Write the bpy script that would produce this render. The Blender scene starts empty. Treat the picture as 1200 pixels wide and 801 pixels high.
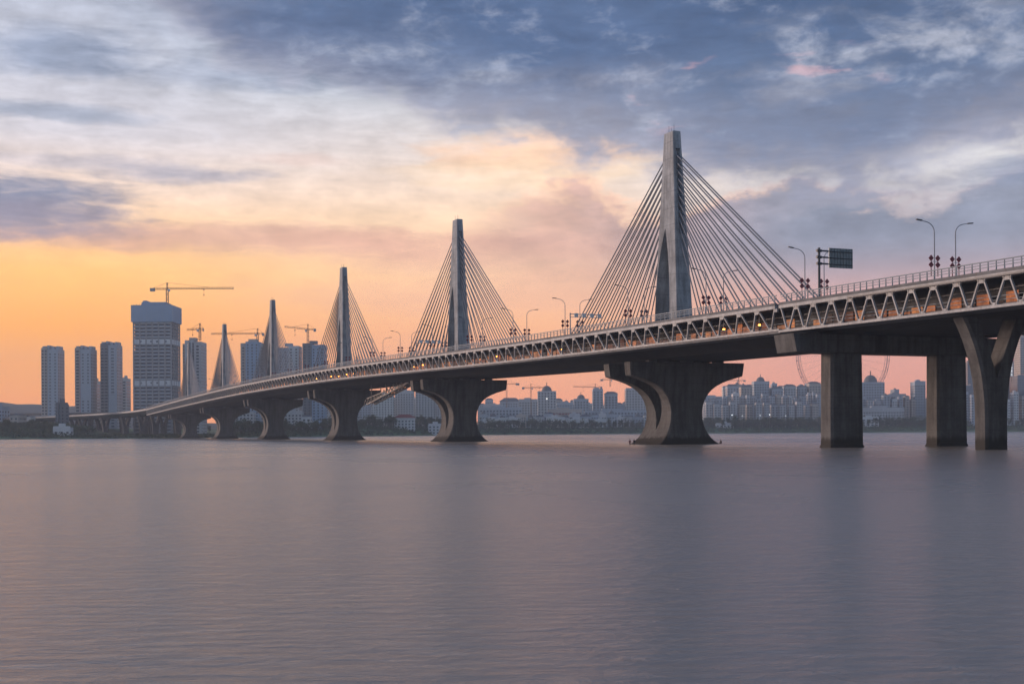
import bpy, bmesh, math, random
from mathutils import Vector, Matrix

R = math.radians
random.seed(7)
SC = bpy.context.scene
COL = SC.collection

# ---------------------------------------------------------------- camera
F_PX, CAM_H, ROLL = 1534.0, 3.06, 0.006
cam_data = bpy.data.cameras.new("camera")
cam = bpy.data.objects.new("camera", cam_data)
COL.objects.link(cam)
cam.location = (0, 0, CAM_H)
cam.rotation_euler = (R(90), ROLL, 0)
cam_data.sensor_width = 36.0
cam_data.sensor_fit = 'HORIZONTAL'
cam_data.lens = F_PX / 1200 * 36
cam_data.shift_y = 105.8 / 1200
cam_data.clip_start = 0.2
cam_data.clip_end = 30000
SC.camera = cam

# ---------------------------------------------------------------- render and exposure
SC.render.engine = 'CYCLES'
SC.cycles.use_denoising = True
SC.cycles.max_bounces = 4
SC.cycles.volume_bounces = 0
SC.view_settings.view_transform = 'Standard'
SC.view_settings.look = 'None'
SC.view_settings.gamma = 1.0
SC.view_settings.exposure = 0.14
SC.view_settings.use_curve_mapping = False

SUN_AZ, SUN_EL = -66.0, 7.0          # degrees, azimuth from +Y towards +X
SUN_POWER = 3.0


def lin(r, g, b):
    def c(v):
        v /= 255.0
        return v / 12.92 if v <= 0.04045 else ((v + 0.055) / 1.055) ** 2.4
    return (c(r), c(g), c(b), 1.0)


# ---------------------------------------------------------------- small node compiler
class NT:
    def __init__(self, tree):
        self.t = tree

    def n(self, kind):
        return self.t.nodes.new(kind)

    def put(self, sock, v):
        if isinstance(v, bpy.types.NodeSocket):
            self.t.links.new(v, sock)
        else:
            sock.default_value = v

    def m(self, op, a, b=0.0, c=0.0):
        n = self.n('ShaderNodeMath'); n.operation = op
        self.put(n.inputs[0], a); self.put(n.inputs[1], b); self.put(n.inputs[2], c)
        return n.outputs[0]

    def add(self, a, b): return self.m('ADD', a, b)
    def sub(self, a, b): return self.m('SUBTRACT', a, b)
    def mul(self, a, b): return self.m('MULTIPLY', a, b)
    def div(self, a, b): return self.m('DIVIDE', a, b)

    def step(self, v, lo, hi, a=0.0, b=1.0):
        n = self.n('ShaderNodeMapRange'); n.interpolation_type = 'SMOOTHSTEP'
        self.put(n.inputs[0], v)
        for i, q in enumerate((lo, hi, a, b)):
            self.put(n.inputs[1 + i], q)
        return n.outputs[0]

    def mix(self, f, a, b, mode='MIX'):
        n = self.n('ShaderNodeMix'); n.data_type = 'RGBA'; n.blend_type = mode
        self.put(n.inputs[0], f); self.put(n.inputs[6], a); self.put(n.inputs[7], b)
        return n.outputs[2]

    def ramp(self, f, stops):
        n = self.n('ShaderNodeValToRGB')
        e = n.color_ramp.elements
        while len(e) < len(stops):
            e.new(0.5)
        for el, (p, c) in zip(e, stops):
            el.position = p; el.color = c
        self.put(n.inputs[0], f)
        return n.outputs[0]

    def curve(self, f, pts, lo, hi, vlo, vhi):
        """piecewise value of f through pts (f, value) as a grey ramp"""
        stops = [((p - lo) / (hi - lo), ((v - vlo) / (vhi - vlo),) * 3 + (1.0,)) for p, v in pts]
        r = self.ramp(self.div(self.sub(f, lo), hi - lo), stops)
        return self.add(self.mul(r, vhi - vlo), vlo)

    def noise(self, vec, scale, detail=6.0, rough=0.55, dist=0.0):
        n = self.n('ShaderNodeTexNoise')
        self.put(n.inputs['Vector'], vec)
        n.inputs['Scale'].default_value = scale
        n.inputs['Detail'].default_value = detail
        n.inputs['Roughness'].default_value = rough
        n.inputs['Distortion'].default_value = dist
        return n.outputs[0]


# ---------------------------------------------------------------- sky
def px_az(x): return math.degrees(math.atan((x - 600) / F_PX))
def px_el(x, y): return math.degrees(math.atan((506.3 - y) / math.hypot(F_PX, x - 600)))


def make_world():
    w = bpy.data.worlds.new("World"); SC.world = w
    w.use_nodes = True
    t = w.node_tree; t.nodes.clear()
    k = NT(t)
    out = k.n('ShaderNodeOutputWorld')
    bg = k.n('ShaderNodeBackground')
    t.links.new(bg.outputs[0], out.inputs[0])
    tc = k.n('ShaderNodeTexCoord').outputs['Generated']
    sep = k.n('ShaderNodeSeparateXYZ'); k.put(sep.inputs[0], tc)
    dx, dy, dz = sep.outputs
    DEG = 180 / math.pi
    az = k.mul(k.m('ARCTAN2', dx, dy), DEG)
    el = k.mul(k.m('ARCSINE', dz), DEG)
    el = k.m('ABSOLUTE', el)
    # stretched direction for cloud noise
    mp = k.n('ShaderNodeMapping'); k.put(mp.inputs[0], tc); mp.inputs['Scale'].default_value = (1, 1, 2.0)
    d1 = mp.outputs[0]
    mp2 = k.n('ShaderNodeMapping'); k.put(mp2.inputs[0], tc); mp2.inputs['Scale'].default_value = (1, 1, 5.5)
    mp2.inputs['Rotation'].default_value = (0, R(6), 0)
    d2 = mp2.outputs[0]
    nA = k.sub(k.noise(d1, 7.0, 8.0, 0.55, 0.3), 0.5)      # billows
    nB = k.sub(k.noise(d1, 16.0, 8.0, 0.6, 0.2), 0.5)      # fine billows
    nC = k.sub(k.noise(d2, 9.0, 7.0, 0.55, 0.5), 0.5)      # streaks
    nD = k.sub(k.noise(d2, 26.0, 8.0, 0.62, 0.6), 0.5)     # fine wisps
    nE = k.sub(k.noise(d1, 36.0, 8.0, 0.62, 0.3), 0.5)     # small lumps
    # clear-sky colour: three azimuth columns blended
    def column(stops):
        return k.ramp(k.div(el, 40.0), [(e / 40.0, lin(*c)) for e, c in stops])
    left = column([(0, (250, 160, 104)), (2.6, (252, 160, 78)), (4.5, (253, 170, 80)), (6.8, (250, 188, 110)),
                   (8.4, (240, 192, 142)), (10.2, (224, 198, 182)), (12.4, (194, 190, 199)),
                   (15, (178, 180, 194)), (18, (164, 170, 188)), (28, (120, 138, 166)), (40, (100, 122, 156))])
    mid = column([(0, (250, 156, 116)), (2.4, (248, 168, 124)), (4.5, (248, 178, 130)), (6.4, (246, 194, 150)),
                  (9.3, (236, 202, 172)), (12, (214, 200, 195)), (14.5, (184, 189, 200)),
                  (18, (160, 174, 194)), (28, (115, 135, 165)), (40, (95, 120, 155))])
    right = column([(0, (236, 152, 122)), (2.8, (230, 158, 138)), (5.0, (216, 158, 148)), (7.0, (190, 160, 164)),
                    (9.0, (180, 176, 186)), (11.0, (206, 204, 206)), (13, (184, 186, 194)), (16, (150, 160, 178)),
                    (28, (105, 124, 156)), (40, (90, 114, 150))])
    back = column([(0, (172, 174, 184)), (6, (166, 178, 194)), (14, (154, 176, 200)), (28, (138, 164, 194)), (40, (122, 150, 184))])
    c = k.mix(k.step(az, px_az(60), px_az(560)), left, mid)
    c = k.mix(k.step(az, px_az(620), px_az(1000)), c, right)
    # away from the sunset the sky turns to cool dusk
    away = k.m('MAXIMUM', k.step(az, 26, 95), k.step(az, -75, -140))
    c = k.mix(away, c, back)
    # a physical sky adds its own faint twilight
    sky = k.n('ShaderNodeTexSky'); sky.sky_type = 'NISHITA'; sky.sun_disc = False
    sky.sun_elevation = R(SUN_EL); sky.sun_rotation = R(SUN_AZ)
    sky.air_density = 1.5; sky.dust_density = 3.0
    c = k.mix(0.012, c, sky.outputs[0], 'ADD')

    azw = k.add(az, k.mul(nA, 5.0))
    # --- thin streaks across the lower left
    def blob(x, y, rx, ry, n_amp=1.0, tilt=0.0):
        a0, e0 = px_az(x), px_el(x, y)
        ra, re = rx / F_PX * 57.3, ry / F_PX * 57.3
        da = k.div(k.sub(azw, a0), ra)
        de = k.div(k.add(k.sub(k.sub(el, e0), k.mul(k.sub(az, a0), tilt)), k.mul(nA, 2.2 * n_amp)), re)
        rr = k.add(k.mul(da, da), k.mul(de, de))
        rr = k.add(rr, k.add(k.add(k.mul(nC, 2.6 * n_amp), k.mul(nD, 1.6 * n_amp)), k.mul(nB, 1.4 * n_amp)))
        return k.step(rr, 1.7, -0.25)

    def over(c, alpha, col, amt=1.0):
        return k.mix(k.mul(alpha, amt), c, lin(*col) if isinstance(col, tuple) else col)

    # glowing pink-orange veil low across the middle
    c = over(c, blob(240, 278, 420, 16, 0.8), (206, 160, 150), 0.65)
    c = over(c, blob(520, 292, 200, 22, 0.8), (232, 180, 156), 0.55)
    c = over(c, blob(640, 345, 330, 26, 0.7), (230, 172, 150), 0.4)
    c = over(c, blob(120, 425, 300, 30, 0.5), (250, 176, 104), 0.35)
    # left grey-blue clouds
    c = over(c, blob(20, 226, 120, 32, 1.0, -0.05), (118, 128, 154), 0.95)
    c = over(c, blob(30, 252, 130, 22, 1.0), (150, 142, 158), 0.75)
    c = over(c, blob(205, 204, 95, 11, 0.8), (150, 152, 170), 0.8)
    c = over(c, blob(90, 186, 120, 9, 0.8), (172, 170, 184), 0.6)
    c = over(c, blob(70, 127, 100, 10, 0.7, -0.06), (146, 156, 176), 0.8)
    c = over(c, blob(75, 52, 85, 24, 1.0), (122, 138, 166), 0.7)
    c = over(c, blob(300, 88, 120, 20, 1.0), (138, 150, 174), 0.6)
    c = over(c, blob(340, 190, 60, 8, 0.8), (214, 186, 176), 0.5)
    # bright lit puffs in the gap
    c = over(c, blob(640, 178, 130, 22, 1.0), (252, 208, 172), 0.8)
    c = over(c, blob(620, 205, 140, 18, 1.0), (250, 218, 184), 0.7)
    # --- right-hand cloud bank
    pts = [(-60, 3), (px_az(520), 8.6), (px_az(600), 10.0), (px_az(680), 10.9), (px_az(740), 10.2), (px_az(800), 9.6), (px_az(860), 10.4),
           (px_az(930), 11.0), (px_az(1000), 10.2), (px_az(1060), 9.7), (px_az(1110), 9.6),
           (px_az(1160), 10.3), (px_az(1215), 11.3), (60, 11)]
    top = k.curve(az, pts, -60, 60, 0, 20)
    h = k.add(k.sub(top, el), k.add(k.add(k.mul(nB, 2.8), k.mul(nA, 2.0)), k.mul(nE, 1.8)))
    aR = k.mul(k.step(h, -0.15, 0.45), k.step(el, 5.0, 8.4))
    aR = k.mul(aR, k.step(az, px_az(480), px_az(660)))
    colR = k.mix(k.step(az, px_az(640), px_az(960)), lin(206, 162, 150), lin(136, 143, 162))
    colR = k.mix(k.step(nB, -0.16, 0.16), k.mix(0.3, colR, (0.1, 0.12, 0.17, 1)), colR)
    shade = k.step(h, 0.05, 0.8)
    lit = k.mix(k.step(az, px_az(700), px_az(1150)), lin(244, 198, 168), lin(186, 176, 182))
    colR = k.mix(shade, lit, colR)
    c = over(c, k.mul(aR, k.step(az, px_az(560), px_az(900), 0.72, 0.95)), colR)
    # --- dark ceiling of cloud
    pts = [(-180, 28), (-90, 24), (-24, 21), (px_az(100), 20.5), (px_az(190), 18.0), (px_az(240), 16.4), (px_az(320), 15.0), (px_az(430), 14.2), (px_az(520), 13.1),
           (px_az(610), 12.6), (px_az(700), 12.0), (px_az(790), 10.9), (px_az(860), 10.2), (px_az(1000), 9.9), (px_az(1080), 10.3),
           (px_az(1200), 11.2), (40, 13), (80, 24), (180, 28)]
    edge = k.curve(az, pts, -180, 180, 0, 30)
    h = k.add(k.sub(el, edge), k.add(k.add(k.mul(nA, 4.8), k.mul(nB, 4.4)), k.mul(nE, 2.4)))
    aT = k.step(h, -0.8, 1.2)
    colT = k.ramp(k.div(k.add(h, 1.0), 9.0), [(0.0, lin(180, 166, 170)), (0.16, lin(146, 146, 162)), (0.36, lin(108, 119, 145)),
                                                (0.58, lin(80, 101, 134)), (1.0, lin(62, 86, 122))])
    c = over(c, aT, colT, 0.95)
    c = over(c, blob(540, 42, 330, 62, 0.6), (72, 95, 132), 0.7)
    c = over(c, k.mul(k.step(k.add(nA, nB), -0.12, 0.2), blob(760, 118, 280, 42, 0.8)), (150, 152, 168), 0.6)
    c = over(c, k.mul(k.step(k.add(nB, k.mul(nE, 0.6)), -0.16, 0.26), blob(470, 80, 140, 50, 0.8)), (160, 166, 182), 0.5)
    # paler rifts and pink-lit scraps within the ceiling
    rift = k.mul(k.step(k.add(nB, k.mul(nE, 0.6)), 0.02, 0.3), k.step(el, 10.5, 13.0))
    c = over(c, k.mul(rift, k.step(az, px_az(60), px_az(500))), (168, 172, 186), 0.5)
    c = over(c, k.mul(k.step(k.add(nB, nC), 0.12, 0.3), blob(880, 110, 190, 60, 0.5)), (214, 160, 160), 0.75)
    c = over(c, k.mul(k.step(k.add(nC, k.mul(nB, 0.7)), -0.08, 0.2), blob(1120, 192, 150, 18, 1.0)), (196, 196, 204), 0.5)
    c = over(c, k.mul(k.step(k.add(nA, nB), -0.02, 0.25), blob(1080, 50, 190, 46, 0.8)), (168, 172, 186), 0.8)
    c = over(c, blob(1190, 205, 60, 14, 0.8), (130, 140, 164), 0.8)
    # uneven density of the thin high cloud
    g = k.add(1.0, k.mul(k.add(k.mul(nC, 0.42), k.add(k.mul(nD, 0.4), k.add(k.mul(nB, 0.4), k.mul(nE, 0.55)))), k.step(el, 4.0, 11.0)))
    vm = k.n('ShaderNodeVectorMath'); vm.operation = 'SCALE'
    k.put(vm.inputs[0], c); k.put(vm.inputs['Scale'], g)
    k.put(bg.inputs[0], vm.outputs[0])
    bg.inputs[1].default_value = 1.2
    w.cycles.sampling_method = 'MANUAL'
    w.cycles.sample_map_resolution = 512


make_world()

sun_data = bpy.data.lights.new("sun", 'SUN')
sun = bpy.data.objects.new("sun", sun_data); COL.objects.link(sun)
sun_data.energy = SUN_POWER
sun_data.angle = R(14)
sun_data.color = (1.0, 0.73, 0.60)
sd = Vector((math.sin(R(SUN_AZ)) * math.cos(R(SUN_EL)), math.cos(R(SUN_AZ)) * math.cos(R(SUN_EL)), math.sin(R(SUN_EL))))
sun.rotation_euler = (-sd).to_track_quat('-Z', 'Y').to_euler()

# ---------------------------------------------------------------- materials
MATS = {}


def mat(name, col, rough=0.8, var=0.25, scale=0.6, metal=0.0, bump=0.0, bscale=None, streak=False, emit=None, emit_s=0.0, tint=None, spec=0.4, rust=0.0):
    """procedural principled material with uneven colour"""
    if name in MATS:
        return MATS[name]
    m = bpy.data.materials.new(name); m.use_nodes = True
    t = m.node_tree; k = NT(t)
    b = t.nodes['Principled BSDF']
    tc = k.n('ShaderNodeTexCoord').outputs['Object']
    mp = k.n('ShaderNodeMapping'); k.put(mp.inputs[0], tc)
    if streak:
        mp.inputs['Scale'].default_value = (1.0, 1.0, 0.12)
    f = k.noise(mp.outputs[0], scale, 7.0, 0.62)
    f2 = k.noise(tc, scale * 0.17, 3.0, 0.5)
    f = k.step(k.add(k.mul(f, 0.65), k.mul(f2, 0.35)), 0.3, 0.7)
    dark = tuple(v * (1 - var) for v in col) + (1,)
    light = tuple(min(1, v * (1 + var)) for v in (tint or col)) + (1,)
    c = k.mix(f, dark, light)
    if rust:
        c = k.mix(k.mul(k.step(k.noise(mp.outputs[0], 1.7, 6.0, 0.65), 0.52, 0.72), rust), c, (0.16, 0.085, 0.05, 1))
    k.put(b.inputs['Base Color'], c)
    b.inputs['Roughness'].default_value = rough
    b.inputs['Metallic'].default_value = metal
    b.inputs['Specular IOR Level'].default_value = spec
    if bump:
        bn = k.n('ShaderNodeBump'); bn.inputs['Strength'].default_value = bump
        bn.inputs['Distance'].default_value = 0.05
        k.put(bn.inputs['Height'], k.noise(tc, bscale or scale * 4, 6.0, 0.6))
        k.put(b.inputs['Normal'], bn.outputs[0])
    if emit:
        b.inputs['Emission Color'].default_value = tuple(emit) + (1,)
        b.inputs['Emission Strength'].default_value = emit_s
    MATS[name] = m
    return m


def concrete(name, col, joint=2.0, foot=True):
    """board-marked concrete: streaks, pour joints and a damp foot"""
    if name in MATS:
        return MATS[name]
    m = bpy.data.materials.new(name); m.use_nodes = True
    t = m.node_tree; k = NT(t); b = t.nodes['Principled BSDF']
    tc = k.n('ShaderNodeTexCoord').outputs['Object']
    sep = k.n('ShaderNodeSeparateXYZ'); k.put(sep.inputs[0], tc)
    mp = k.n('ShaderNodeMapping'); k.put(mp.inputs[0], tc); mp.inputs['Scale'].default_value = (1, 1, 0.08)
    f1 = k.noise(mp.outputs[0], 0.9, 8.0, 0.65)
    f2 = k.noise(tc, 0.22, 5.0, 0.6)
    f3 = k.noise(tc, 2.5, 6.0, 0.6)
    f = k.add(k.add(k.mul(f1, 0.5), k.mul(f2, 0.35)), k.mul(f3, 0.15))
    f = k.step(f, 0.36, 0.64)
    c = k.mix(f, tuple(v * 0.52 for v in col) + (1,), tuple(v * 1.25 for v in col) + (1,))
    # pour joints
    g = k.m('FRACT', k.div(sep.outputs[2], joint))
    j = k.m('LESS_THAN', k.m('ABSOLUTE', k.sub(g, 0.5)), 0.02)
    c = k.mix(k.mul(j, 0.55), c, tuple(v * 0.5 for v in col) + (1,))
    # waterline stain
    if foot:
        s = k.step(k.add(sep.outputs[2], k.mul(k.sub(f1, 0.5), 3.0)), 1.2, 2.2)
        c = k.mix(s, (0.035, 0.033, 0.03, 1), c)
    k.put(b.inputs['Base Color'], c)
    b.inputs['Roughness'].default_value = 0.85
    b.inputs['Specular IOR Level'].default_value = 0.3
    bn = k.n('ShaderNodeBump'); bn.inputs['Strength'].default_value = 0.35; bn.inputs['Distance'].default_value = 0.04
    k.put(bn.inputs['Height'], k.sub(f3, k.mul(j, 0.8)))
    k.put(b.inputs['Normal'], bn.outputs[0])
    MATS[name] = m
    return m


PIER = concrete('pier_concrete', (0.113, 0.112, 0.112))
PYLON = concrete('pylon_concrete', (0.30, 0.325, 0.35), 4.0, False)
SLAB = mat('deck_concrete', (0.15, 0.154, 0.162), 0.85, 0.35, 0.5, bump=0.2, streak=True, rust=0.45)
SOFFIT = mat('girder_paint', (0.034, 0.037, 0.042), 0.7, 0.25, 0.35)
TRUSS = mat('truss_paint', (0.335, 0.35, 0.37), 0.6, 0.3, 0.8, streak=True, tint=(0.35, 0.355, 0.36), rust=0.5)
RAIL = mat('railing_steel', (0.19, 0.235, 0.28), 0.6, 0.15, 1.0)
CABLE = mat('cable_sheath', (0.18, 0.20, 0.23), 0.5, 0.15, 0.5)
PANEL = mat('orange_panel', (0.40, 0.125, 0.045), 0.7, 0.6, 0.6, tint=(0.60, 0.22, 0.075))
ASPHALT = mat('asphalt', (0.05, 0.05, 0.052), 0.9, 0.2, 1.0)
BULB = mat('sodium_bulb', (0.9, 0.5, 0.2), 0.5, 0.0, 1.0, emit=(1.0, 0.30, 0.035), emit_s=16.0)
STEEL = mat('dark_steel', (0.06, 0.065, 0.075), 0.5, 0.15, 1.0, metal=0.3)
POLE = mat('lamp_pole_paint', (0.32, 0.34, 0.37), 0.5, 0.1, 1.0)
RED = mat('red_ornament', (0.16, 0.018, 0.03), 0.6, 0.2, 1.0)
SIGNBACK = mat('sign_back_metal', (0.17, 0.20, 0.21), 0.5, 0.15, 1.0, metal=0.3)
WHITE = mat('white_paint', (0.62, 0.63, 0.64), 0.6, 0.12, 0.6)
CRANE = mat('crane_paint', (0.30, 0.13, 0.06), 0.6, 0.2, 0.6)
GLASS = mat('window_glass', (0.035, 0.045, 0.06), 0.18, 0.2, 0.2, spec=0.6)
GRASS = mat('bank_grass', (0.075, 0.13, 0.065), 0.95, 0.5, 0.05, tint=(0.12, 0.19, 0.085))
EARTH = mat('far_ground', (0.09, 0.10, 0.07), 0.95, 0.4, 0.01)
BARK = mat('bark', (0.07, 0.055, 0.045), 0.95, 0.2, 2.0)
LEAF = mat('leaf_dark', (0.036, 0.058, 0.028), 0.8, 0.55, 0.5, tint=(0.06, 0.085, 0.035))
LEAF2 = mat('leaf_mid', (0.055, 0.08, 0.035), 0.8, 0.5, 0.5)
HILL = mat('far_hill', (0.07, 0.09, 0.08), 0.95, 0.3, 0.004)


# ---------------------------------------------------------------- mesh helpers
class MB:
    """collects plain shapes into one mesh"""
    def __init__(self):
        self.v, self.f = [], []

    def quad(self, *p):
        i = len(self.v); self.v += [tuple(q) for q in p]; self.f.append(tuple(range(i, i + len(p))))
        return self

    def hexa(self, lo, hi):
        """two matching quads lo, hi (counter-clockwise seen from hi)"""
        i = len(self.v); self.v += [tuple(q) for q in lo] + [tuple(q) for q in hi]
        n = len(lo)
        self.f.append(tuple(i + n - 1 - j for j in range(n)))
        self.f.append(tuple(i + n + j for j in range(n)))
        for j in range(n):
            a, b = i + j, i + (j + 1) % n
            self.f.append((a, b, b + n, a + n))
        return self

    def box(self, x0, x1, y0, y1, z0, z1):
        return self.hexa([(x0, y0, z0), (x1, y0, z0), (x1, y1, z0), (x0, y1, z0)],
                         [(x0, y0, z1), (x1, y0, z1), (x1, y1, z1), (x0, y1, z1)])

    def bar(self, a, b, w, h=None, n=4, up=(0, 0, 1)):
        """prism from a to b"""
        a, b = Vector(a), Vector(b)
        d = (b - a)
        if d.length < 1e-6:
            return self
        d.normalize()
        u = Vector(up)
        if abs(d.dot(u)) > 0.99:
            u = Vector((1, 0, 0))
        x = d.cross(u).normalized(); y = x.cross(d).normalized()
        h = w if h is None else h
        if n == 4:
            cs = [(-.5, -.5), (.5, -.5), (.5, .5), (-.5, .5)]
        else:
            cs = [(.5 * math.cos(2 * math.pi * i / n), .5 * math.sin(2 * math.pi * i / n)) for i in range(n)]
        lo = [a + x * (p * w) + y * (q * h) for p, q in cs]
        hi = [b + x * (p * w) + y * (q * h) for p, q in cs]
        # orientation: cs ccw with x,y ; normal x cross y = -d  -> flip
        return self.hexa(lo[::-1], hi[::-1])

    def tube(self, pts, r, n=8):
        for a, b in zip(pts[:-1], pts[1:]):
            self.bar(a, b, 2 * r, n=n)
        return self

    def loft(self, rings, cap=True):
        i0 = len(self.v); n = len(rings[0])
        for r in rings:
            self.v += [tuple(p) for p in r]
        for k in range(len(rings) - 1):
            for j in range(n):
                a = i0 + k * n + j; b = i0 + k * n + (j + 1) % n
                self.f.append((a, b, b + n, a + n))
        if cap:
            self.f.append(tuple(i0 + n - 1 - j for j in range(n)))
            e = i0 + (len(rings) - 1) * n
            self.f.append(tuple(e + j for j in range(n)))
        return self

    def mesh(self, name, material):
        me = bpy.data.meshes.new(name)
        me.from_pydata(self.v, [], self.f)
        me.materials.append(material)
        me.update()
        return me

    def build(self, name, material, parent=None, kind=None, fix=True):
        me = self.mesh(name, material)
        if fix:
            bm = bmesh.new(); bm.from_mesh(me)
            bmesh.ops.recalc_face_normals(bm, faces=bm.faces)
            bm.to_mesh(me); bm.free()
        return link(name, me, parent, kind)


def link(name, me, parent=None, kind=None, loc=None, rotz=0.0):
    o = bpy.data.objects.new(name, me); COL.objects.link(o)
    o.parent = parent
    if loc:
        o.location = loc
    if rotz:
        o.rotation_euler = (0, 0, rotz)
    if kind:
        o['kind'] = kind
    return o


def tag(o, label, cat, group=None):
    o['label'] = label; o['category'] = cat
    if group:
        o['group'] = group
    return o


def thing(name, label, cat, loc=(0, 0, 0), rotz=0.0, group=None):
    o = link(name, None, loc=loc, rotz=rotz)
    return tag(o, label, cat, group)


def copy_tree(o, parent=None):
    c = o.copy(); COL.objects.link(c); c.parent = parent
    for ch in list(o.children):
        copy_tree(ch, c)
    return c


def smooth(o, ang=40):
    for p in o.data.polygons:
        p.use_smooth = True
    try:
        o.data.set_sharp_from_angle(angle=R(ang))
    except Exception:
        pass


def cut(o, cutter_mb):
    """boolean difference, applied"""
    cme = cutter_mb.mesh('cutter', PIER)
    bm = bmesh.new(); bm.from_mesh(cme); bmesh.ops.recalc_face_normals(bm, faces=bm.faces); bm.to_mesh(cme); bm.free()
    co = bpy.data.objects.new('cutter', cme); COL.objects.link(co)
    par, mw = o.parent, o.matrix_basis.copy()
    o.parent = None; o.matrix_basis = Matrix()
    md = o.modifiers.new('cut', 'BOOLEAN'); md.operation = 'DIFFERENCE'; md.object = co; md.solver = 'EXACT'
    dg = bpy.context.evaluated_depsgraph_get(); dg.update()
    me = bpy.data.meshes.new_from_object(o.evaluated_get(dg))
    o.modifiers.clear()
    old = o.data; o.data = me; me.name = old.name
    bpy.data.meshes.remove(old)
    bpy.data.objects.remove(co); bpy.data.meshes.remove(cme)
    o.parent = par; o.matrix_basis = mw


# bridge frame: local x runs along the bridge away from us, local y to its upstream side
BR0, BRA = Vector((39, 315, 0)), R(112.5)
BRM = Matrix.Translation(BR0) @ Matrix.Rotation(BRA, 4, 'Z')


def brw(s, t, z): return BRM @ Vector((s, t, z))


PROF = [(-260, 24.9), (-140, 25.3), (-80, 25.8), (0, 26.4), (60, 26.9), (130, 28.0), (220, 29.2), (300, 29.6), (430, 29.4),
        (540, 28.3), (685, 26.3), (845, 23.6), (1000, 21.7), (1200, 20.6), (1700, 20.0)]


def lerp_tab(tab, x):
    if x <= tab[0][0]:
        return tab[0][1]
    for (a, va), (b, vb) in zip(tab[:-1], tab[1:]):
        if x <= b:
            return va + (vb - va) * (x - a) / (b - a)
    return tab[-1][1]


def zd(s):
    """road level along the bridge, smoothed"""
    return sum(lerp_tab(PROF, s + d) for d in (-40, -20, 0, 20, 40)) / 5


def at(x, y, D):
    """a spot on the far bank seen in direction x, y at distance D"""
    hor = 506.3 - ROLL * (x - 600)
    return Vector(((x - 600) * D / F_PX, D, (hor - y) * D / F_PX + CAM_H))


# ---------------------------------------------------------------- water and land
def make_water():
    mb = MB(); mb.quad((-2500, -150, 0), (2500, -150, 0), (2500, 2200, 0), (-2500, 2200, 0))
    m = bpy.data.materials.new('river_water'); m.use_nodes = True
    t = m.node_tree; k = NT(t); b = t.nodes['Principled BSDF']
    tc = k.n('ShaderNodeTexCoord').outputs['Object']
    mp = k.n('ShaderNodeMapping'); k.put(mp.inputs[0], tc); mp.inputs['Scale'].default_value = (0.45, 1.0, 1.0)
    mp.inputs['Rotation'].default_value = (0, 0, R(8))
    n1 = k.noise(mp.outputs[0], 2.6, 6.0, 0.62, 0.4)
    n2 = k.noise(mp.outputs[0], 0.5, 4.0, 0.55, 0.3)
    n3 = k.noise(tc, 0.012, 4.0, 0.55)
    hgt = k.add(k.mul(n1, 0.55), k.mul(n2, 0.7))
    bn = k.n('ShaderNodeBump'); bn.inputs['Strength'].default_value = 0.45; bn.inputs['Distance'].default_value = 0.3
    k.put(bn.inputs['Height'], hgt)
    k.put(b.inputs['Normal'], bn.outputs[0])
    k.put(b.inputs['Base Color'], k.mix(n3, (0.31, 0.285, 0.255, 1), (0.365, 0.33, 0.29, 1)))
    k.put(b.inputs['Roughness'], k.step(n3, 0.35, 0.65, 0.23, 0.3))
    b.inputs['IOR'].default_value = 1.33
    o = mb.build('river', m); o['kind'] = 'structure'


make_water()

BANK = [(-2500, 900), (-900, 960), (-500, 1000), (-333, 1020), (-276, 1060), (-233, 1110), (-205, 1180), (-150, 1350), (-45, 1600),
        (114, 1750), (352, 1800), (742, 1750), (1500, 1700), (2500, 1640)]


def low(X):
    """height factor: the shore under the far viaduct is flat"""
    return lerp_tab([(-400, 1.0), (-355, .3), (-215, .3), (-160, 1.0)], X)


def make_bank():
    # ground sections going back from the water's edge
    offs = [(-6, -0.8), (0, 0.15), (14, 2.0), (40, 6.2), (70, 8.0), (110, 8.6), (260, 9.0), (800, 10.0)]
    # resample
    pts = []
    for (x0, y0), (x1, y1) in zip(BANK[:-1], BANK[1:]):
        n = max(1, int(abs(x1 - x0) / 12)) if abs(x0) < 1000 else 20
        for i in range(n):
            q = i / n; pts.append((x0 + (x1 - x0) * q, y0 + (y1 - y0) * q))
    pts.append(BANK[-1])
    rnd = random.Random(3)
    me = MB(); rows = []
    wob = 0
    for i, (x, y) in enumerate(pts):
        wob = wob * 0.8 + rnd.uniform(-2.2, 2.2)
        row = []
        for d, z in offs:
            jz = rnd.uniform(-0.35, 0.35) if 5 < d < 300 else 0
            row.append((x, y + d + wob * (1 if d < 60 else 0), (z + jz) * (low(x) if 0 < d < 300 else 1)))
        row.append((x, 3020, 12.0))
        rows.append(row)
    n = len(rows[0])
    for r in rows:
        me.v += r
    for i in range(len(rows) - 1):
        for j in range(n - 1):
            a = i * n + j
            me.f.append((a, a + n, a + n + 1, a + 1))
    o = me.build('far_bank', GRASS); o['kind'] = 'structure'
    for p in o.data.polygons:
        p.use_smooth = True
    return o


make_bank()


def bank_y(X): return lerp_tab(BANK, X)


def ground_z(X, Y):
    d = Y - bank_y(X)
    z = lerp_tab([(-6, -0.8), (0, 0.15), (14, 2.0), (40, 6.2), (70, 8.0), (110, 8.6), (260, 9.0), (800, 10.0), (2500, 12.0)], d)
    return z * (1 if d <= 0 else 1 + (low(X) - 1) * max(0.0, min(1.0, (800 - d) / 540.0)))


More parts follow.
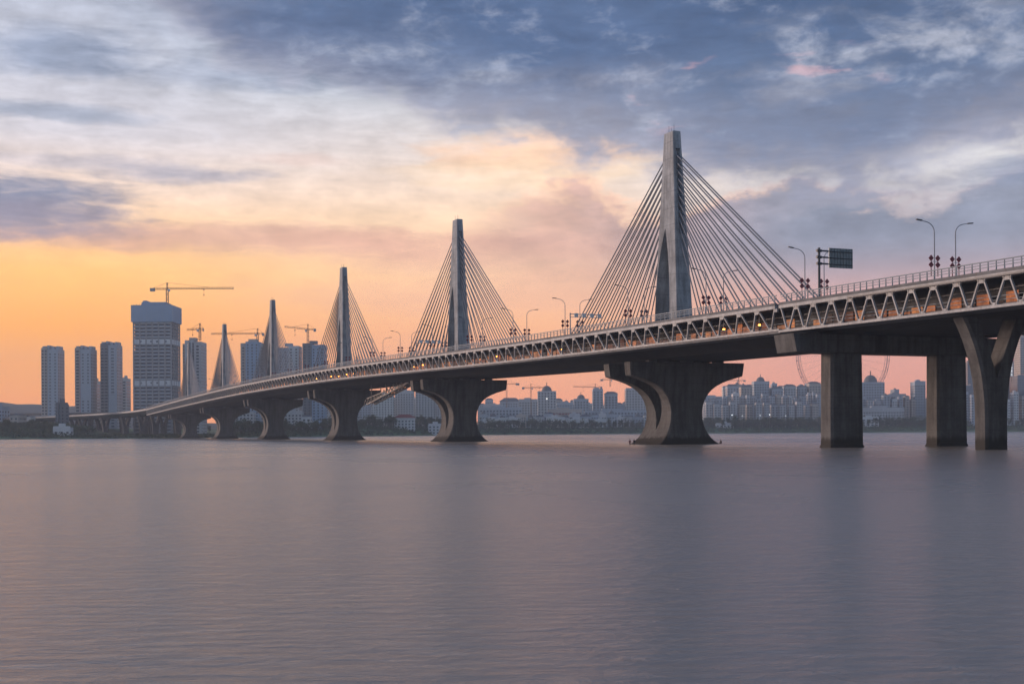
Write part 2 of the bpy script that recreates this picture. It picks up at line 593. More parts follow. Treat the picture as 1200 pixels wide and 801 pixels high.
def make_hills():
    rnd = random.Random(11)
    for nm, D, prof in (('hills', 2780, [(-2460, 60), (-1500, 80), (-1200, 86), (-1080, 74), (-900, 66), (-720, 30), (0, 24), (2460, 24)]),):
        mb = MB(); xs = [-2460 + 30 * i for i in range(165)]
        top = [lerp_tab(prof, x) + 4 * math.sin(x * 0.014) + rnd.uniform(-2, 2) for x in xs]
        rows = []
        for d, q in ((-250, 0.0), (-150, 0.5), (-60, 0.88), (0, 1.0), (100, 0.8), (240, 0.0)):
            rows.append([(x, D + d, 11 + (h - 11) * q) for x, h in zip(xs, top)])
        n = len(xs)
        for r in rows:
            mb.v += r
        for i in range(len(rows) - 1):
            for j in range(n - 1):
                a = i * n + j
                mb.f.append((a, a + 1, a + n + 1, a + n))
        o = mb.build(nm, HILL); o['kind'] = 'structure'
        smooth(o, 80)


make_hills()

# ---------------------------------------------------------------- the bridge
W = 23.5               # half width of the road deck
TH = 4.9               # height of the side truss
S0, S1 = -78.0, 830.0  # ends of the cable-stayed part


def strip(sec, s0, s1, ds, zfun=zd):
    """loft a closed (t, dz) section along the bridge"""
    n = max(1, int(round((s1 - s0) / ds)))
    rings = []
    for i in range(n + 1):
        s = s0 + (s1 - s0) * i / n
        rings.append([(s, t, zfun(s) + dz) for t, dz in sec])
    return MB().loft(rings)


def side_truss(parent, side, s0, s1, panel, lean, detail_to, th=TH, deep=1.0):
    """warren truss on one edge; near panels as pieces, the rest joined"""
    tt, tb = side * (W - 0.25), side * (W - 0.25 - lean)
    sg = side
    top = strip([(tt - .3, -1.0), (tt + .3, -1.0), (tt + .3, -.46), (tt - .3, -.46)], s0, s1, 6).build('side_truss', TRUSS, parent)
    strip([(tb - .35, -th), (tb + .35, -th), (tb + .35, -th + .4), (tb - .35, -th + .4)], s0, s1, 6).build('bottom_chord', TRUSS, top)
    rest = MB(); n = int(round((s1 - s0) / panel))
    for i in range(n):
        a = s0 + i * panel
        p_top0 = (a + panel * 0.08, tt, zd(a) - .95); p_top1 = (a + panel * 0.92, tt, zd(a + panel) - .95)
        mid = a + panel / 2
        for (p, off) in ((p_top0, -.28), (p_top1, .28)):
            q = (mid + off, tb, zd(mid) - th + .36)
            if a < detail_to:
                m = MB().bar(p, q, .24, .32, up=(0, 1, 0))
                m.build('diagonal', TRUSS, top)
            else:
                rest.bar(p, q, .24, .32, up=(0, 1, 0))
        # top gusset plate between neighbouring panels, bottom node plate
        for (c, z, tq, w1, w2, hh) in ((a, zd(a) - .97, tt, 0.9 if i else 0.45, .5, -.6), (mid, zd(mid) - th + .38, tb, .7, .4, .4)):
            g = MB()
            lo = [(c - w1, tq - .16, z), (c + w1, tq - .16, z), (c + w2, tq - .16, z + hh), (c - w2, tq - .16, z + hh)]
            hi = [(x, tq + .16, zz) for x, _, zz in lo]
            g.hexa(lo, hi)
            if a < detail_to and hh < 0:
                g.build('gusset', TRUSS, top)
            else:
                k = len(rest.v); rest.v += g.v; rest.f += [tuple(k + j for j in f) for f in g.f]
    if rest.v:
        rest.build('diagonal_row', TRUSS, top, 'stuff')
    return top


def railing(parent, side, s0, s1, detail_to, pitch=2.0):
    t = side * (W - .35)
    m = MB()
    for dz in (.5, .9, 1.3):
        w = .05 if dz < 1.2 else .08
        r = strip([(t - w, dz + .1 - w), (t + w, dz + .1 - w), (t + w, dz + .1 + w), (t - w, dz + .1 + w)], s0, s1, 8)
        k = len(m.v); m.v += r.v; m.f += [tuple(k + j for j in f) for f in r.f]
    rail = m.build('railing', RAIL, parent)
    pm = MB().hexa([(-.07, -.09, 0), (.07, -.09, 0), (.07, .09, 0), (-.07, .09, 0)],
                   [(-.05, -.06, 1.45), (.05, -.06, 1.45), (.05, .06, 1.45), (-.05, .06, 1.45)]).mesh('post', RAIL)
    rest = MB(); n = int((s1 - s0) / pitch)
    for i in range(n):
        s = s0 + .6 + i * pitch
        if s < detail_to:
            link('post', pm, rail, loc=(s, t, zd(s)))
        else:
            rest.box(s - .06, s + .06, t - .08, t + .08, zd(s), zd(s) + 1.45)
    if rest.v:
        rest.build('post_row', RAIL, rail, 'stuff')
    return rail


def deck(parent, s0, s1, girder=True, gw=11.0, depth=6.6):
    d = strip([(-W, -.45), (W, -.45), (W, 0.05), (W - .5, 0.05), (W - .5, -.1), (-W + .5, -.1), (-W + .5, .05), (-W, .05)], s0, s1, 8).build('deck_slab', SLAB, parent)
    strip([(-W + 2, -.096), (W - 2, -.096), (W - 2, -.06), (-W + 2, -.06)], s0 + .2, s1 - .2, 8).build('road_surface', ASPHALT, d)
    if girder:
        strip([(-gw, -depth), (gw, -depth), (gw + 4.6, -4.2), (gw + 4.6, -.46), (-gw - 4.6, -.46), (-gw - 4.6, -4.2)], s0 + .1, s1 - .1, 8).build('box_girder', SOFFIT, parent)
    return d


def walkway(parent, side, s0, s1, panel_to, lean=.9):
    a, b = side * (W - 7.5), side * (W - lean - .7)
    lo, hi = min(a, b), max(a, b)
    wk = strip([(lo, -TH - .1), (hi, -TH - .1), (hi, -TH + .25), (lo, -TH + .25)], s0 + .1, s1 - .1, 8).build('walkway_slab', SLAB, parent)
    # a shallow fascia hanging under the bottom chord
    t = side * (W - lean - .25)
    strip([(t - .15, -TH - .4), (t + .15, -TH - .4), (t + .15, -TH - .003), (t - .15, -TH - .003)], s0, s1, 8).build('fascia', SLAB, wk)
    if panel_to is not None:
        s = s0 + 1.0
        tp = side * (W - 4.9)
        rnd = random.Random(5)
        mats = [PANEL, mat('panel_rust', (0.17, 0.07, 0.042), .8, .5, .5), mat('panel_amber', (0.62, 0.26, 0.09), .7, .5, .6), mat('panel_dark', (0.07, 0.05, 0.045), .8, .4, .5)]
        while s < min(panel_to, s1 - 6):
            L = rnd.choice((2.0, 2.4, 2.6))
            h = rnd.choice((1.2, 1.7, 2.1, 2.4)) if lean else rnd.choice((.9, 1.4, 1.8, 2.1))
            g = MB().hexa([(s, tp - .06, zd(s) - TH + .25), (s + L, tp - .06, zd(s + L) - TH + .25), (s + L, tp + .06, zd(s + L) - TH + .25), (s, tp + .06, zd(s) - TH + .25)],
                          [(s, tp - .06, zd(s) - TH + .25 + h), (s + L, tp - .06, zd(s + L) - TH + .25 + h), (s + L, tp + .06, zd(s + L) - TH + .25 + h), (s, tp + .06, zd(s) - TH + .25 + h)])
            g.build('fence_panel', rnd.choices(mats, (4, 5, 2, 2) if lean else (3, 5, 1, 4))[0], wk)
            s += 2.9
        th_ = side * (W - lean - 1.3)
        for dz in (.55, 1.1):
            strip([(th_ - .03, -TH + .25 + dz), (th_ + .03, -TH + .25 + dz), (th_ + .03, -TH + .33 + dz), (th_ - .03, -TH + .33 + dz)], s0 + .2, s1 - .2, 8).build('handrail', RAIL, wk)
        th_ = side * (W - 5.3)
        strip([(th_ - .05, -TH + 2.9), (th_ + .05, -TH + 2.9), (th_ + .05, -TH + 3.05), (th_ - .05, -TH + 3.05)], s0 + .2, s1 - .2, 8).build('cable_tray', STEEL, wk)
    return wk


def pylon_mesh():
    """origin on the road at the median"""
    HT = 48.4
    def half(z):
        q = z / HT
        return 6.0 + (2.35 - 6.0) * q, 2.25 + (1.05 - 2.25) * q
    m = MB(); rings = []
    for z in (-7.0, -.5, 12, 24, 36, HT - .001):
        l, w = half(max(z, 0)); c = .28
        rings.append([(-l + c, -w, z), (l - c, -w, z), (l, -w + c, z), (l, w - c, z), (l - c, w, z), (-l + c, w, z), (-l, w - c, z), (-l, -w + c, z)])
    m.loft(rings)
    o = m.build('pylon', PYLON)
    # pointed-arch niche in the upstream face
    apex = 25.6
    lp, rp = [], []
    for i in range(15):
        q = i / 14.0; z = apex * q
        lp.append((.8 + 4.55 * (1 - q ** 2.6), z)); rp.append((.8 - 2.75 * (1 - q ** 2.6), z))
    poly = [(lp[0][0], -.3)] + lp[:-1] + [lp[-1]] + rp[:-1][::-1] + [(rp[0][0], -.3)]
    for sgn in (1,):
        lo = [(p[0], -1.3, p[1]) for p in poly]; hi = [(p[0], 4.0, p[1]) for p in poly]
        cut(o, MB().hexa(lo, hi))
    # anchor slots in the two faces the stays leave from
    for sgn in (1, -1):
        z0, z1 = 23.5, 44.2
        l0, _ = half(z0); l1, _ = half(z1); d = 1.1; tw = .62
        def q(z, l):
            x0, x1 = sorted((sgn * (l - d), sgn * (l + 1.5)))
            return [(x0, -tw, z), (x1, -tw, z), (x1, tw, z), (x0, tw, z)]
        cut(o, MB().hexa(q(z0, l0), q(z1, l1)))
    me = o.data; bpy.data.objects.remove(o)
    return me, half, HT


def pier_mesh():
    """Y-shaped river pier, top at z = 20"""
    prof = [(-2.5, 9.0), (-.6, 8.7), (0.0, 8.2), (.7, 7.1), (1.6, 6.2), (2.8, 5.4), (4.2, 4.75), (6, 4.3), (8, 4.2), (9.6, 4.45), (11, 4.95), (12.3, 5.7),
            (13.4, 6.75), (14.3, 8.0), (15.1, 9.6), (15.8, 11.5), (16.4, 13.6), (16.75, 15.0), (17.2, 15.15), (19.6, 15.4), (20.0, 15.4)]
    slen = [(-2.5, 8.2), (0, 7.6), (2, 6.9), (5, 6.4), (10, 6.4), (15, 6.8), (20, 7.2)]
    m = MB(); rings = []
    for z, w in prof:
        l = lerp_tab(slen, z); c = .35
        rings.append([(-l + c, -w, z), (l - c, -w, z), (l, -w + c, z), (l, w - c, z), (l - c, w, z), (-l + c, w, z), (-l, w - c, z), (-l, -w + c, z)])
    m.loft(rings)
    o = m.build('pier', PIER)
    for sgn in (1, -1):
        # tapering cleft between the two arms, leaving a core web
        pts = [(0, 3.6), (.7, 5.2), (1.5, 8.0), (2.4, 11.0), (3.3, 14.0), (3.9, 17.0), (4.1, 21.0)]
        poly = [(x, z) for x, z in pts] + [(-x, z) for x, z in pts[1:][::-1]]
        y0, y1 = sorted((sgn * 2.6, sgn * 17.0))
        cut(o, MB().hexa([(x, y0, z) for x, z in poly], [(x, y1, z) for x, z in poly]))
    me = o.data; bpy.data.objects.remove(o)
    return me


bridge = thing('cable_stayed_bridge', 'long grey multi-span cable-stayed road bridge with tall pylons crossing the river', 'bridge', BR0, BRA)
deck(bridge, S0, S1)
side_truss(bridge, 1, S0, S1, 6.05, .9, 520)
side_truss(bridge, -1, S0, S1, 6.05, .9, -999)
walkway(bridge, 1, S0, S1, 480)
walkway(bridge, -1, S0, S1, None)
railing(bridge, 1, S0, S1, S0 + 60)
railing(bridge, -1, S0, S1, -999, 4.0)
strip([(-1.9, -.05), (1.9, -.05), (1.7, .55), (-1.7, .55)], S0, S1, 10).build('median_kerb', SLAB, bridge)

PY_ME, PY_HALF, PY_H = pylon_mesh()
cable_me = {}
rod_me = MB().bar((0, 0, 0), (0, 0, 1.6), .09, n=6).mesh('lightning_rod', STEEL)
NC = 11
for n in range(6):
    s = 150.0 * n
    p = link('pylon', PY_ME, bridge, loc=(s, 0, zd(s)))
    for dx, dy in ((-1.9, .6), (1.7, -.7), (0.2, .8)):
        link('lightning_rod', rod_me, p, loc=(dx, dy, PY_H))
    for side in (-1, 1):
        for i in range(NC):
            for ty in (-.45, .45):
                key = (side, i, ty)
                if key not in cable_me:
                    q = i / (NC - 1)
                    za = 24.6 + (43.2 - 24.6) * q
                    sa = PY_HALF(za)[0] - .9
                    sb = 14.5 + (62.0 - 14.5) * q
                    m = MB().bar((side * sa, ty * .9, za), (side * sb, ty * 1.15, .2), .33, n=6)
                    m.bar((side * sb, ty * 1.15, .2), (side * (sb - .045 * (sb - sa)), ty * 1.14, .2 + .045 * za), .52, n=6)
                    cable_me[key] = m.mesh('stay_cable', CABLE)
                link('stay_cable', cable_me[key], p)

PI_ME = pier_mesh()
bear_me = MB().box(-.9, .9, -1.1, 1.1, 0, 1.3).mesh('bearing_block', SLAB)
for n in range(6):
    s = 150.0 * n
    top = zd(s) - 6.6 - .55
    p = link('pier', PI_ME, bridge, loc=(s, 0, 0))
    p.scale = (1, 1, top / 20.0)
    for bx in (-5.4, 5.4):
        for by in (-9, -3, 3, 9):
            b = link('bearing_block', bear_me, p, loc=(bx, by, 19.95))
            b.scale = (1, 1, .45)

# walkway lamps: sodium bulbs on short brackets under the road
lamp_me = MB().box(-.2, .2, -.12, .12, -.1, .1).mesh('bulb', BULB)
brk_me = MB().box(-.06, .06, -.06, .06, .16, 1.6).mesh('bracket', STEEL)
rnd = random.Random(21)
for i in range(30):
    s = -66 + i * 12.1 + rnd.uniform(-2, 2)
    if s > 300 or rnd.random() < .5:
        continue
    o = thing('walkway_lamp', 'small glowing orange lamp hanging over the covered walkway behind the truss', 'lamp',
              brw(s, W - 3.9 + rnd.uniform(-.3, .5), zd(s) - TH + rnd.uniform(1.5, 2.3)), BRA, 'sodium lamps along the lower walkway')
    link('bulb', lamp_me, o); link('bracket', brk_me, o)


# ---------------------------------------------------------------- approach viaduct at the right
def y_pier_mesh(top, sl=2.3, wl=3.0, spread=6.2):
    """forked column; origin at water level"""
    m = MB(); rings = []
    split, z0 = top * .55, top * .2
    outer = lambda z: wl + (spread - wl) * max(0.0, (z - z0) / (top - z0)) ** 2.4
    for z in (-2.5, 0, top * .2, top * .35, top * .45, split):
        w, l, c = outer(z), sl, .4
        rings.append([(-l + c, -w, z), (l - c, -w, z), (l, -w + c, z), (l, w - c, z), (l - c, w, z), (-l + c, w, z), (-l, w - c, z), (-l, -w + c, z)])
    m.loft(rings)
    for sg in (1, -1):
        rr = []
        for i in range(10):
            q = i / 9.0
            z = split - .02 + (top - split) * q
            o_ = outer(z)                                  # outer edge
            i_ = .02 + (spread - 2.6) * (q ** 1.1)          # inner edge
            i_ = min(i_, o_ - 2.0)
            a, b = sorted((sg * i_, sg * o_)); l = sl; c = .4
            rr.append([(-l + .1, a, z), (l - .1, a, z), (l, a + .1, z), (l, b - c, z), (l - c, b, z), (-l + c, b, z), (-l, b - c, z), (-l, a + .1, z)] if sg > 0 else
                      [(-l + c, a, z), (l - c, a, z), (l, a + c, z), (l, b - .1, z), (l - .1, b, z), (-l + .1, b, z), (-l, b - .1, z), (-l, a + c, z)])
        m.loft(rr)
    return m


SA0, SA1 = -240.0, -79.2
via = thing('approach_viaduct', 'grey approach viaduct with white zigzag truss on a portal frame and forked columns', 'bridge', BR0, BRA)
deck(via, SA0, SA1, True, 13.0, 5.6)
side_truss(via, 1, SA0, SA1, 5.025, .0, 0, 5.3)
side_truss(via, -1, SA0, SA1, 5.025, .0, -999, 5.3)
walkway(via, 1, SA0, SA1, SA1, 0.0)
walkway(via, -1, SA0, SA1, None, 0.0)
railing(via, 1, SA0, SA1, SA1, 1.6)
railing(via, -1, SA0, SA1, -999, 4.0)
# pipe run below the parapet
strip([(W + .05, -.95), (W + .3, -.95), (W + .3, -.7), (W + .05, -.7)], SA0, SA1 - 20, 8).build('service_pipe', STEEL, via)
# portal frame
pz = zd(-82) - 5.75
pb = MB()
pb.hexa([(-84.6, -23.5, pz - 3.2), (-78.6, -23.5, pz - 3.2), (-78.6, 23.5, pz - 3.2), (-84.6, 23.5, pz - 3.2)],
        [(-84.6, -24.2, pz), (-78.6, -24.2, pz), (-78.6, 24.2, pz), (-84.6, 24.2, pz)])
beam = pb.build('portal_beam', PIER, via)
for ty in (11.9, -11.7):
    m = MB(); rings = []
    for z, g in ((-2.5, .35), (0, .3), (.6, .1), (pz - 3.2, 0)):
        l, w, c = 1.75 + g, 3.4 + g, .4
        rings.append([(-l + c, -w, z), (l - c, -w, z), (l, -w + c, z), (l, w - c, z), (l - c, w, z), (-l + c, w, z), (-l, w - c, z), (-l, -w + c, z)])
    o = m.loft(rings).build('column', PIER, via)
    o.location = (-81.6, ty, 0)
for ss in (-120.2, -166.0, -210.0):
    for ty in (13.2, -13.2):
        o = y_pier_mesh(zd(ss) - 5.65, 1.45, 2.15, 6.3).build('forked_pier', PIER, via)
        o.location = (ss, ty, 0)

# ---------------------------------------------------------------- far approach on land
SB0 = 831.2
far_via = thing('far_viaduct', 'low grey viaduct carrying the road down onto the wooded far bank', 'bridge', BR0, BRA)


def far_path(d):
    """local point, heading and level d metres beyond the end of the cable-stayed part"""
    x, y, a, n = SB0, 0.0, 0.0, 40
    for q in range(n):
        a = 0.62 * math.sin(min(1.0, d * (q + .5) / n / 330.0) * math.pi / 2)
        x += math.cos(a) * d / n; y += math.sin(a) * d / n
    return x, y, a, lerp_tab([(0, zd(SB0)), (60, 22.6), (140, 21.2), (260, 19.4), (420, 17.0), (700, 14.0)], d)


def far_ring(d, sec):
    x, y, a, z = far_path(d)
    return [(x - math.sin(a) * t, y + math.cos(a) * t, z + dz) for t, dz in sec]


FSEC = [(-15, -2.2), (15, -2.2), (W - 3, -.5), (W - 3, .0), (-W + 3, .0), (-W + 3, -.5)]
MB().loft([far_ring(d, FSEC) for d in range(0, 501, 20)]).build('deck_slab', SLAB, far_via)
for sg_ in (1, -1):
    a_, b_ = sorted((sg_ * (W - 3.0), sg_ * (W - 3.4)))
    MB().loft([far_ring(d, [(a_, .003), (b_, .003), (b_, 1.15), (a_, 1.15)]) for d in range(0, 501, 20)]).build('parapet', TRUSS, far_via)
d = 34
while d < 480:
    x, y, a, z = far_path(d)
    for tt in (9.5, -9.5):
        o = y_pier_mesh(z - 2.25, 1.5, 2.4, 5.6).build('forked_pier', PIER, far_via)
        o.location = (x - math.sin(a) * tt, y + math.cos(a) * tt, 0); o.rotation_euler = (0, 0, a)
    d += 40
ramp = thing('slip_road_ramp', 'thin curved slip road ramp rising beside the low viaduct on the far bank', 'bridge', BR0, BRA)
def ramp_at(q):
    d = 70 + 400 * q
    x, y, a, z = far_path(d)
    t_ = -(W + 2 + 10 * q)
    return x - math.sin(a) * t_, y + math.cos(a) * t_, a, 22.4 + 3.2 * q


rings = []
for i in range(25):
    x, y, a, z = ramp_at(i / 24.0)
    rings.append([(x - math.sin(a) * t_, y + math.cos(a) * t_, z + dz) for t_, dz in ((-4, -1.3), (4, -1.3), (5, 1.0), (-5, 1.0))])
MB().loft(rings).build('ramp_slab', SLAB, ramp)
for i in range(1, 24, 3):
    x, y, a, z = ramp_at(i / 24.0)
    o = MB().hexa([(-1, -1.5, 0), (1, -1.5, 0), (1, 1.5, 0), (-1, 1.5, 0)],
                  [(-1, -3, z - 1.31), (1, -3, z - 1.31), (1, 3, z - 1.31), (-1, 3, z - 1.31)]).build('ramp_column', PIER, ramp)
    o.location = (x, y, 0); o.rotation_euler = (0, 0, a)

# ---------------------------------------------------------------- things on the bridge
def street_lamp(side):
    o = thing('street_lamp', 'tall grey curved-arm street lamp with four red diamond ornaments on the bridge median', 'street lamp', (0, 0, 0), 0, 'street lamps along the bridge median')
    m = MB()
    pts = [(0, 0, 0), (0, 0, 11.6)]
    for i in range(1, 8):
        a = R(78 * i / 7.0)
        pts.append((0, side * (2.0 - 2.0 * math.cos(a)), 11.6 + 1.7 * math.sin(a)))
    m.bar((0, 0, 0), (0, 0, 5), .26, n=8); m.bar((0, 0, 5), (0, 0, 11.6), .2, n=8)
    m.tube(pts[1:], .08)
    e = pts[-1]; e2 = (0, e[1] + side * 1.2, e[2] + .22)
    m.bar(e, e2, .14, n=6)
    m.build('pole', POLE, o)
    MB().bar((0, e2[1] - side * .1, e2[2]), (0, e2[1] + side * 1.05, e2[2] + .12), .36, .2).build('lamp_head', STEEL, o)
    dia = MB().hexa([(-.1, 0, -.52), (-.1, .5, 0), (-.1, 0, .52), (-.1, -.5, 0)], [(.1, 0, -.52), (.1, .5, 0), (.1, 0, .52), (.1, -.5, 0)]).mesh('diamond_ornament', RED)
    tas = MB().box(-.03, .03, -.08, .08, -2.0, -.6).mesh('tassel', RED)
    for dy in (-.72, .72):
        for zz in (7.1, 5.95):
            d = link('diamond_ornament', dia, o, loc=(0, dy, zz))
            if zz < 6.5:
                link('tassel', tas, d)
    MB().box(-.04, .04, -.75, .75, 6.48, 6.56).build('crossbar', POLE, o)
    return o


protos = {1: street_lamp(1), -1: street_lamp(-1)}
first = {1: True, -1: True}
for kx in range(-1, 24):
    s = -95 + 38 * kx
    for side in (1, -1):
        o = protos[side] if first[side] else copy_tree(protos[side])
        first[side] = False
        o.location = brw(s, side * 2.3, zd(s) - .06); o.rotation_euler = (0, 0, BRA)
        ordw = ('first', 'second', 'third', 'fourth', 'fifth', 'sixth')
        if s < -78: where = 'over the portal frame'
        elif s < 0: where = 'between the highway sign and the first pylon'
        elif s < 750: where = 'between the %s and %s pylon from the highway sign' % (ordw[int(s // 150)], ordw[int(s // 150) + 1])
        else: where = 'beyond the sixth pylon'
        tag(o, 'street lamp with red diamonds ' + where, 'street lamp', 'street lamps ' + where)

# highway sign seen from behind
sg = thing('highway_sign', 'back of a ribbed highway direction sign on a dark cantilever pole', 'sign', brw(-89.0, W - 1.6, zd(-89) - .06), BRA)
MB().bar((0, 0, 0), (0, 0, 8.7), .42, n=10).build('pole', STEEL, sg)
for zz in (8.2, 7.1, 6.0):
    MB().bar((0, .45, zz), (0, -6.9, zz - .05), .17, n=8).bar((0, .5, zz), (0, -.45, zz), .5, n=8).bar((0, 0, zz), (0, -1.8, zz), .3, n=8).build('arm', STEEL, sg)
pn = MB().box(.12, .2, -7.0, -2.1, 5.4, 8.8).build('sign_panel', SIGNBACK, sg)
for i in range(9):
    yy = -6.95 + i * .6
    MB().box(.02, .119, yy - .05, yy + .05, 5.42, 8.78).build('rib', SIGNBACK, pn)
# lane-signal gantries
def gantry(s, label, mtl):
    g = thing('lane_signal_gantry', label, 'gantry', brw(s, W - 2.2, zd(s) - .06), BRA)
    MB().bar((0, 0, 0), (0, 0, 5.6), .3, n=8).build('pole', POLE, g)
    MB().bar((0, 0, 5.3), (0, -8.5, 5.3), .22, n=6).bar((0, 0, 4.6), (0, -8.5, 4.6), .14, n=6).build('beam', POLE, g)
    for i in range(4):
        MB().box(-.2, .2, -1.6 - i * 2.1 - .5, -1.6 - i * 2.1 + .5, 4.55, 5.55).build('signal_box', mtl, g)
gantry(13, 'pale lane-signal gantry above the railing beside the pylon next to the highway sign', WHITE)
gantry(150 - 18, 'white lane-signal gantry among the stays of the second pylon', WHITE)

# inspection stair hanging below the deck
st = thing('inspection_stair', 'dark lattice stair ramp hanging under the deck between two river piers', 'stairway', brw(216, 4, zd(216) - 6.6), BRA)
for yy in (-1.6, 1.6):
    m = MB()
    m.bar((-28, yy, -.6), (28, yy, -7.6), .5).bar((-28, yy, 1.6 - 2), (28, yy, -5.2), .35)
    for i in range(14):
        x = -28 + i * 4.3; z = -.6 - (x + 28) * 7 / 56
        m.bar((x, yy, z), (x + 2.1, yy, z + 2.0), .28).bar((x + 2.1, yy, z + 2.0), (x + 4.3, yy, z - .69), .28)
    m.build('stringer', STEEL, st)
for i in range(28):
    x = -27 + i * 2; z = -.6 - (x + 28) * 7 / 56
    MB().box(x - .6, x + .6, -1.34, 1.34, z + .3, z + .42).build('tread', STEEL, st)
for x in (-20, 0, 20):
    z = -.6 - (x + 28) * 7 / 56
    MB().bar((x, -1.9, z), (x, -1.9, .2), .3).bar((x, 1.9, z), (x, 1.9, .2), .3).bar((x, -1.9, z), (x, 1.9, z), .3).build('hanger', STEEL, st)


# ---------------------------------------------------------------- people wading at the pier
def person(name, label, loc, rotz, shirt, sit=False):
    skin = mat('skin', (0.30, 0.19, 0.14), .7, .1, 3.0)
    o = thing(name, label, 'person', loc, rotz)
    if sit:
        J = [((0, 0, .35), .16), ((0, .02, .6), .17), ((0, .06, .86), .17), ((0, .08, .98), .06), ((0, .1, 1.04), .055),
             ((.12, .02, .33), .1), ((.16, .42, .42), .08), ((.17, .46, .02), .05), ((-.12, .02, .33), .1), ((-.16, .42, .42), .08), ((-.17, .46, .02), .05),
             ((.22, .07, .88), .07), ((.26, .2, .62), .05), ((.2, .42, .52), .04), ((-.22, .07, .88), .07), ((-.26, .2, .62), .05), ((-.2, .42, .52), .04), ((0, .12, 1.2), .1), ((.17, .58, 0), .045), ((-.17, .58, 0), .045)]
    else:
        J = [((0, 0, .92), .15), ((0, 0, 1.15), .14), ((0, 0, 1.4), .16), ((0, 0, 1.5), .06), ((0, 0.01, 1.56), .055),
             ((.1, 0, .86), .1), ((.12, .03, .48), .07), ((.12, 0, .06), .045), ((-.1, 0, .86), .1), ((-.13, .02, .48), .07), ((-.14, -.02, .06), .045),
             ((.2, 0, 1.42), .07), ((.27, .02, 1.15), .05), ((.25, .14, .92), .038), ((-.2, 0, 1.42), .07), ((-.28, .03, 1.15), .05), ((-.24, .2, .98), .038), ((0, .02, 1.68), .105), ((.12, .16, .02), .04), ((-.14, .14, .02), .04)]
    E_ = [(0, 1), (1, 2), (2, 3), (3, 4), (4, 17), (0, 5), (5, 6), (6, 7), (0, 8), (8, 9), (9, 10), (2, 11), (11, 12), (12, 13), (2, 14), (14, 15), (15, 16), (7, 18), (10, 19)]
    me = bpy.data.meshes.new('body'); me.from_pydata([j[0] for j in J], E_, [])
    b = bpy.data.objects.new('body', me); COL.objects.link(b)
    sk = b.modifiers.new('skin', 'SKIN'); b.modifiers.new('sub', 'SUBSURF').levels = 1
    for i, j in enumerate(J):
        v = me.skin_vertices[0].data[i]; v.radius = (j[1], j[1]); v.use_root = (i == 0)
    dg = bpy.context.evaluated_depsgraph_get(); dg.update()
    m2 = bpy.data.meshes.new_from_object(b.evaluated_get(dg)); m2.name = 'body'
    bpy.data.objects.remove(b)
    m2.materials.clear(); m2.materials.append(skin); m2.materials.append(shirt)
    zc0, zc1 = (.3, .95) if sit else (.55, 1.45)
    for p in m2.polygons:
        p.use_smooth = True
        p.material_index = 1 if zc0 < p.center.z < zc1 and abs(p.center.x) < .25 else 0
    link('body', m2, o)
    hz = 1.2 if sit else 1.68
    hm = MB(); rings = []
    for i in range(5):
        a = R(10 + 18 * i); rings.append([(.115 * math.cos(a) * math.cos(R(45 * j)), (.12 if sit else .02) - .015 + .125 * math.cos(a) * math.sin(R(45 * j)), hz + .02 + .125 * math.sin(a)) for j in range(8)])
    hm.loft(rings).build('hair', mat('hair', (0.015, 0.013, 0.012), .6, .1, 5.0), o)
    return o


W1 = mat('shirt_red', (0.20, 0.08, 0.08), .8, .15, 4.0); W2 = mat('shirt_dark', (0.04, 0.045, 0.06), .8, .15, 4.0)


def px_water(x, D): return ((x - 600) * D / F_PX, D)


a = px_water(738, 303); person('person', 'person in a reddish shirt wading left of the broad pier foot', (a[0], a[1], -.42), R(160), W1)
a = px_water(743, 303.5); person('person', 'person in dark clothes wading right beside the pier foot', (a[0], a[1], -.36), R(-150), W2)
a = px_water(845, 316); person('person', 'person in dark clothes crouching low in the water right of the pier', (a[0], a[1], -.2), R(120), W2, True)


# ---------------------------------------------------------------- city
def city_box(parent, x0, x1, y0, y1, z0, z1, wall, floor_h=3.2, bay=3.4, win=.6, sill=.5, glass=GLASS, ledge=None, faces='fl', name='wall'):
    """a block with real window boxes and floor ledges; local metres, -y faces us"""
    w = MB().box(x0, x1, y0, y1, z0, z1).build(name, wall, parent)
    g = MB(); l = MB()
    nf = max(1, int((z1 - z0 - 1.5) / floor_h))
    def face(L, fn):
        nb = max(1, int(L / bay)); pw = L / nb
        for f in range(nf):
            zb = z0 + 1.2 + f * floor_h
            for b_ in range(nb):
                a = b_ * pw + pw * (1 - win) / 2
                fn(g, a, a + pw * win, zb, zb + floor_h * sill, .06)
            if ledge:
                fn(l, .02, L - .02, zb + floor_h * sill + .3, zb + floor_h * sill + .65, .35)
    if 'f' in faces:
        face(x1 - x0, lambda m, a, b, c, d, e: m.box(x0 + a, x0 + b, y0 - e, y0 + .1, c, d))
    if 'l' in faces:
        face(y1 - y0, lambda m, a, b, c, d, e: m.box(x0 - e, x0 + .1, y0 + a, y0 + b, c, d))
    if 'r' in faces:
        face(y1 - y0, lambda m, a, b, c, d, e: m.box(x1 - .1, x1 + e, y0 + a, y0 + b, c, d))
    g.build('window_grid', glass, w, 'stuff', fix=False)
    if l.v:
        l.build('floor_ledge', ledge, w, 'stuff', fix=False)
    return w


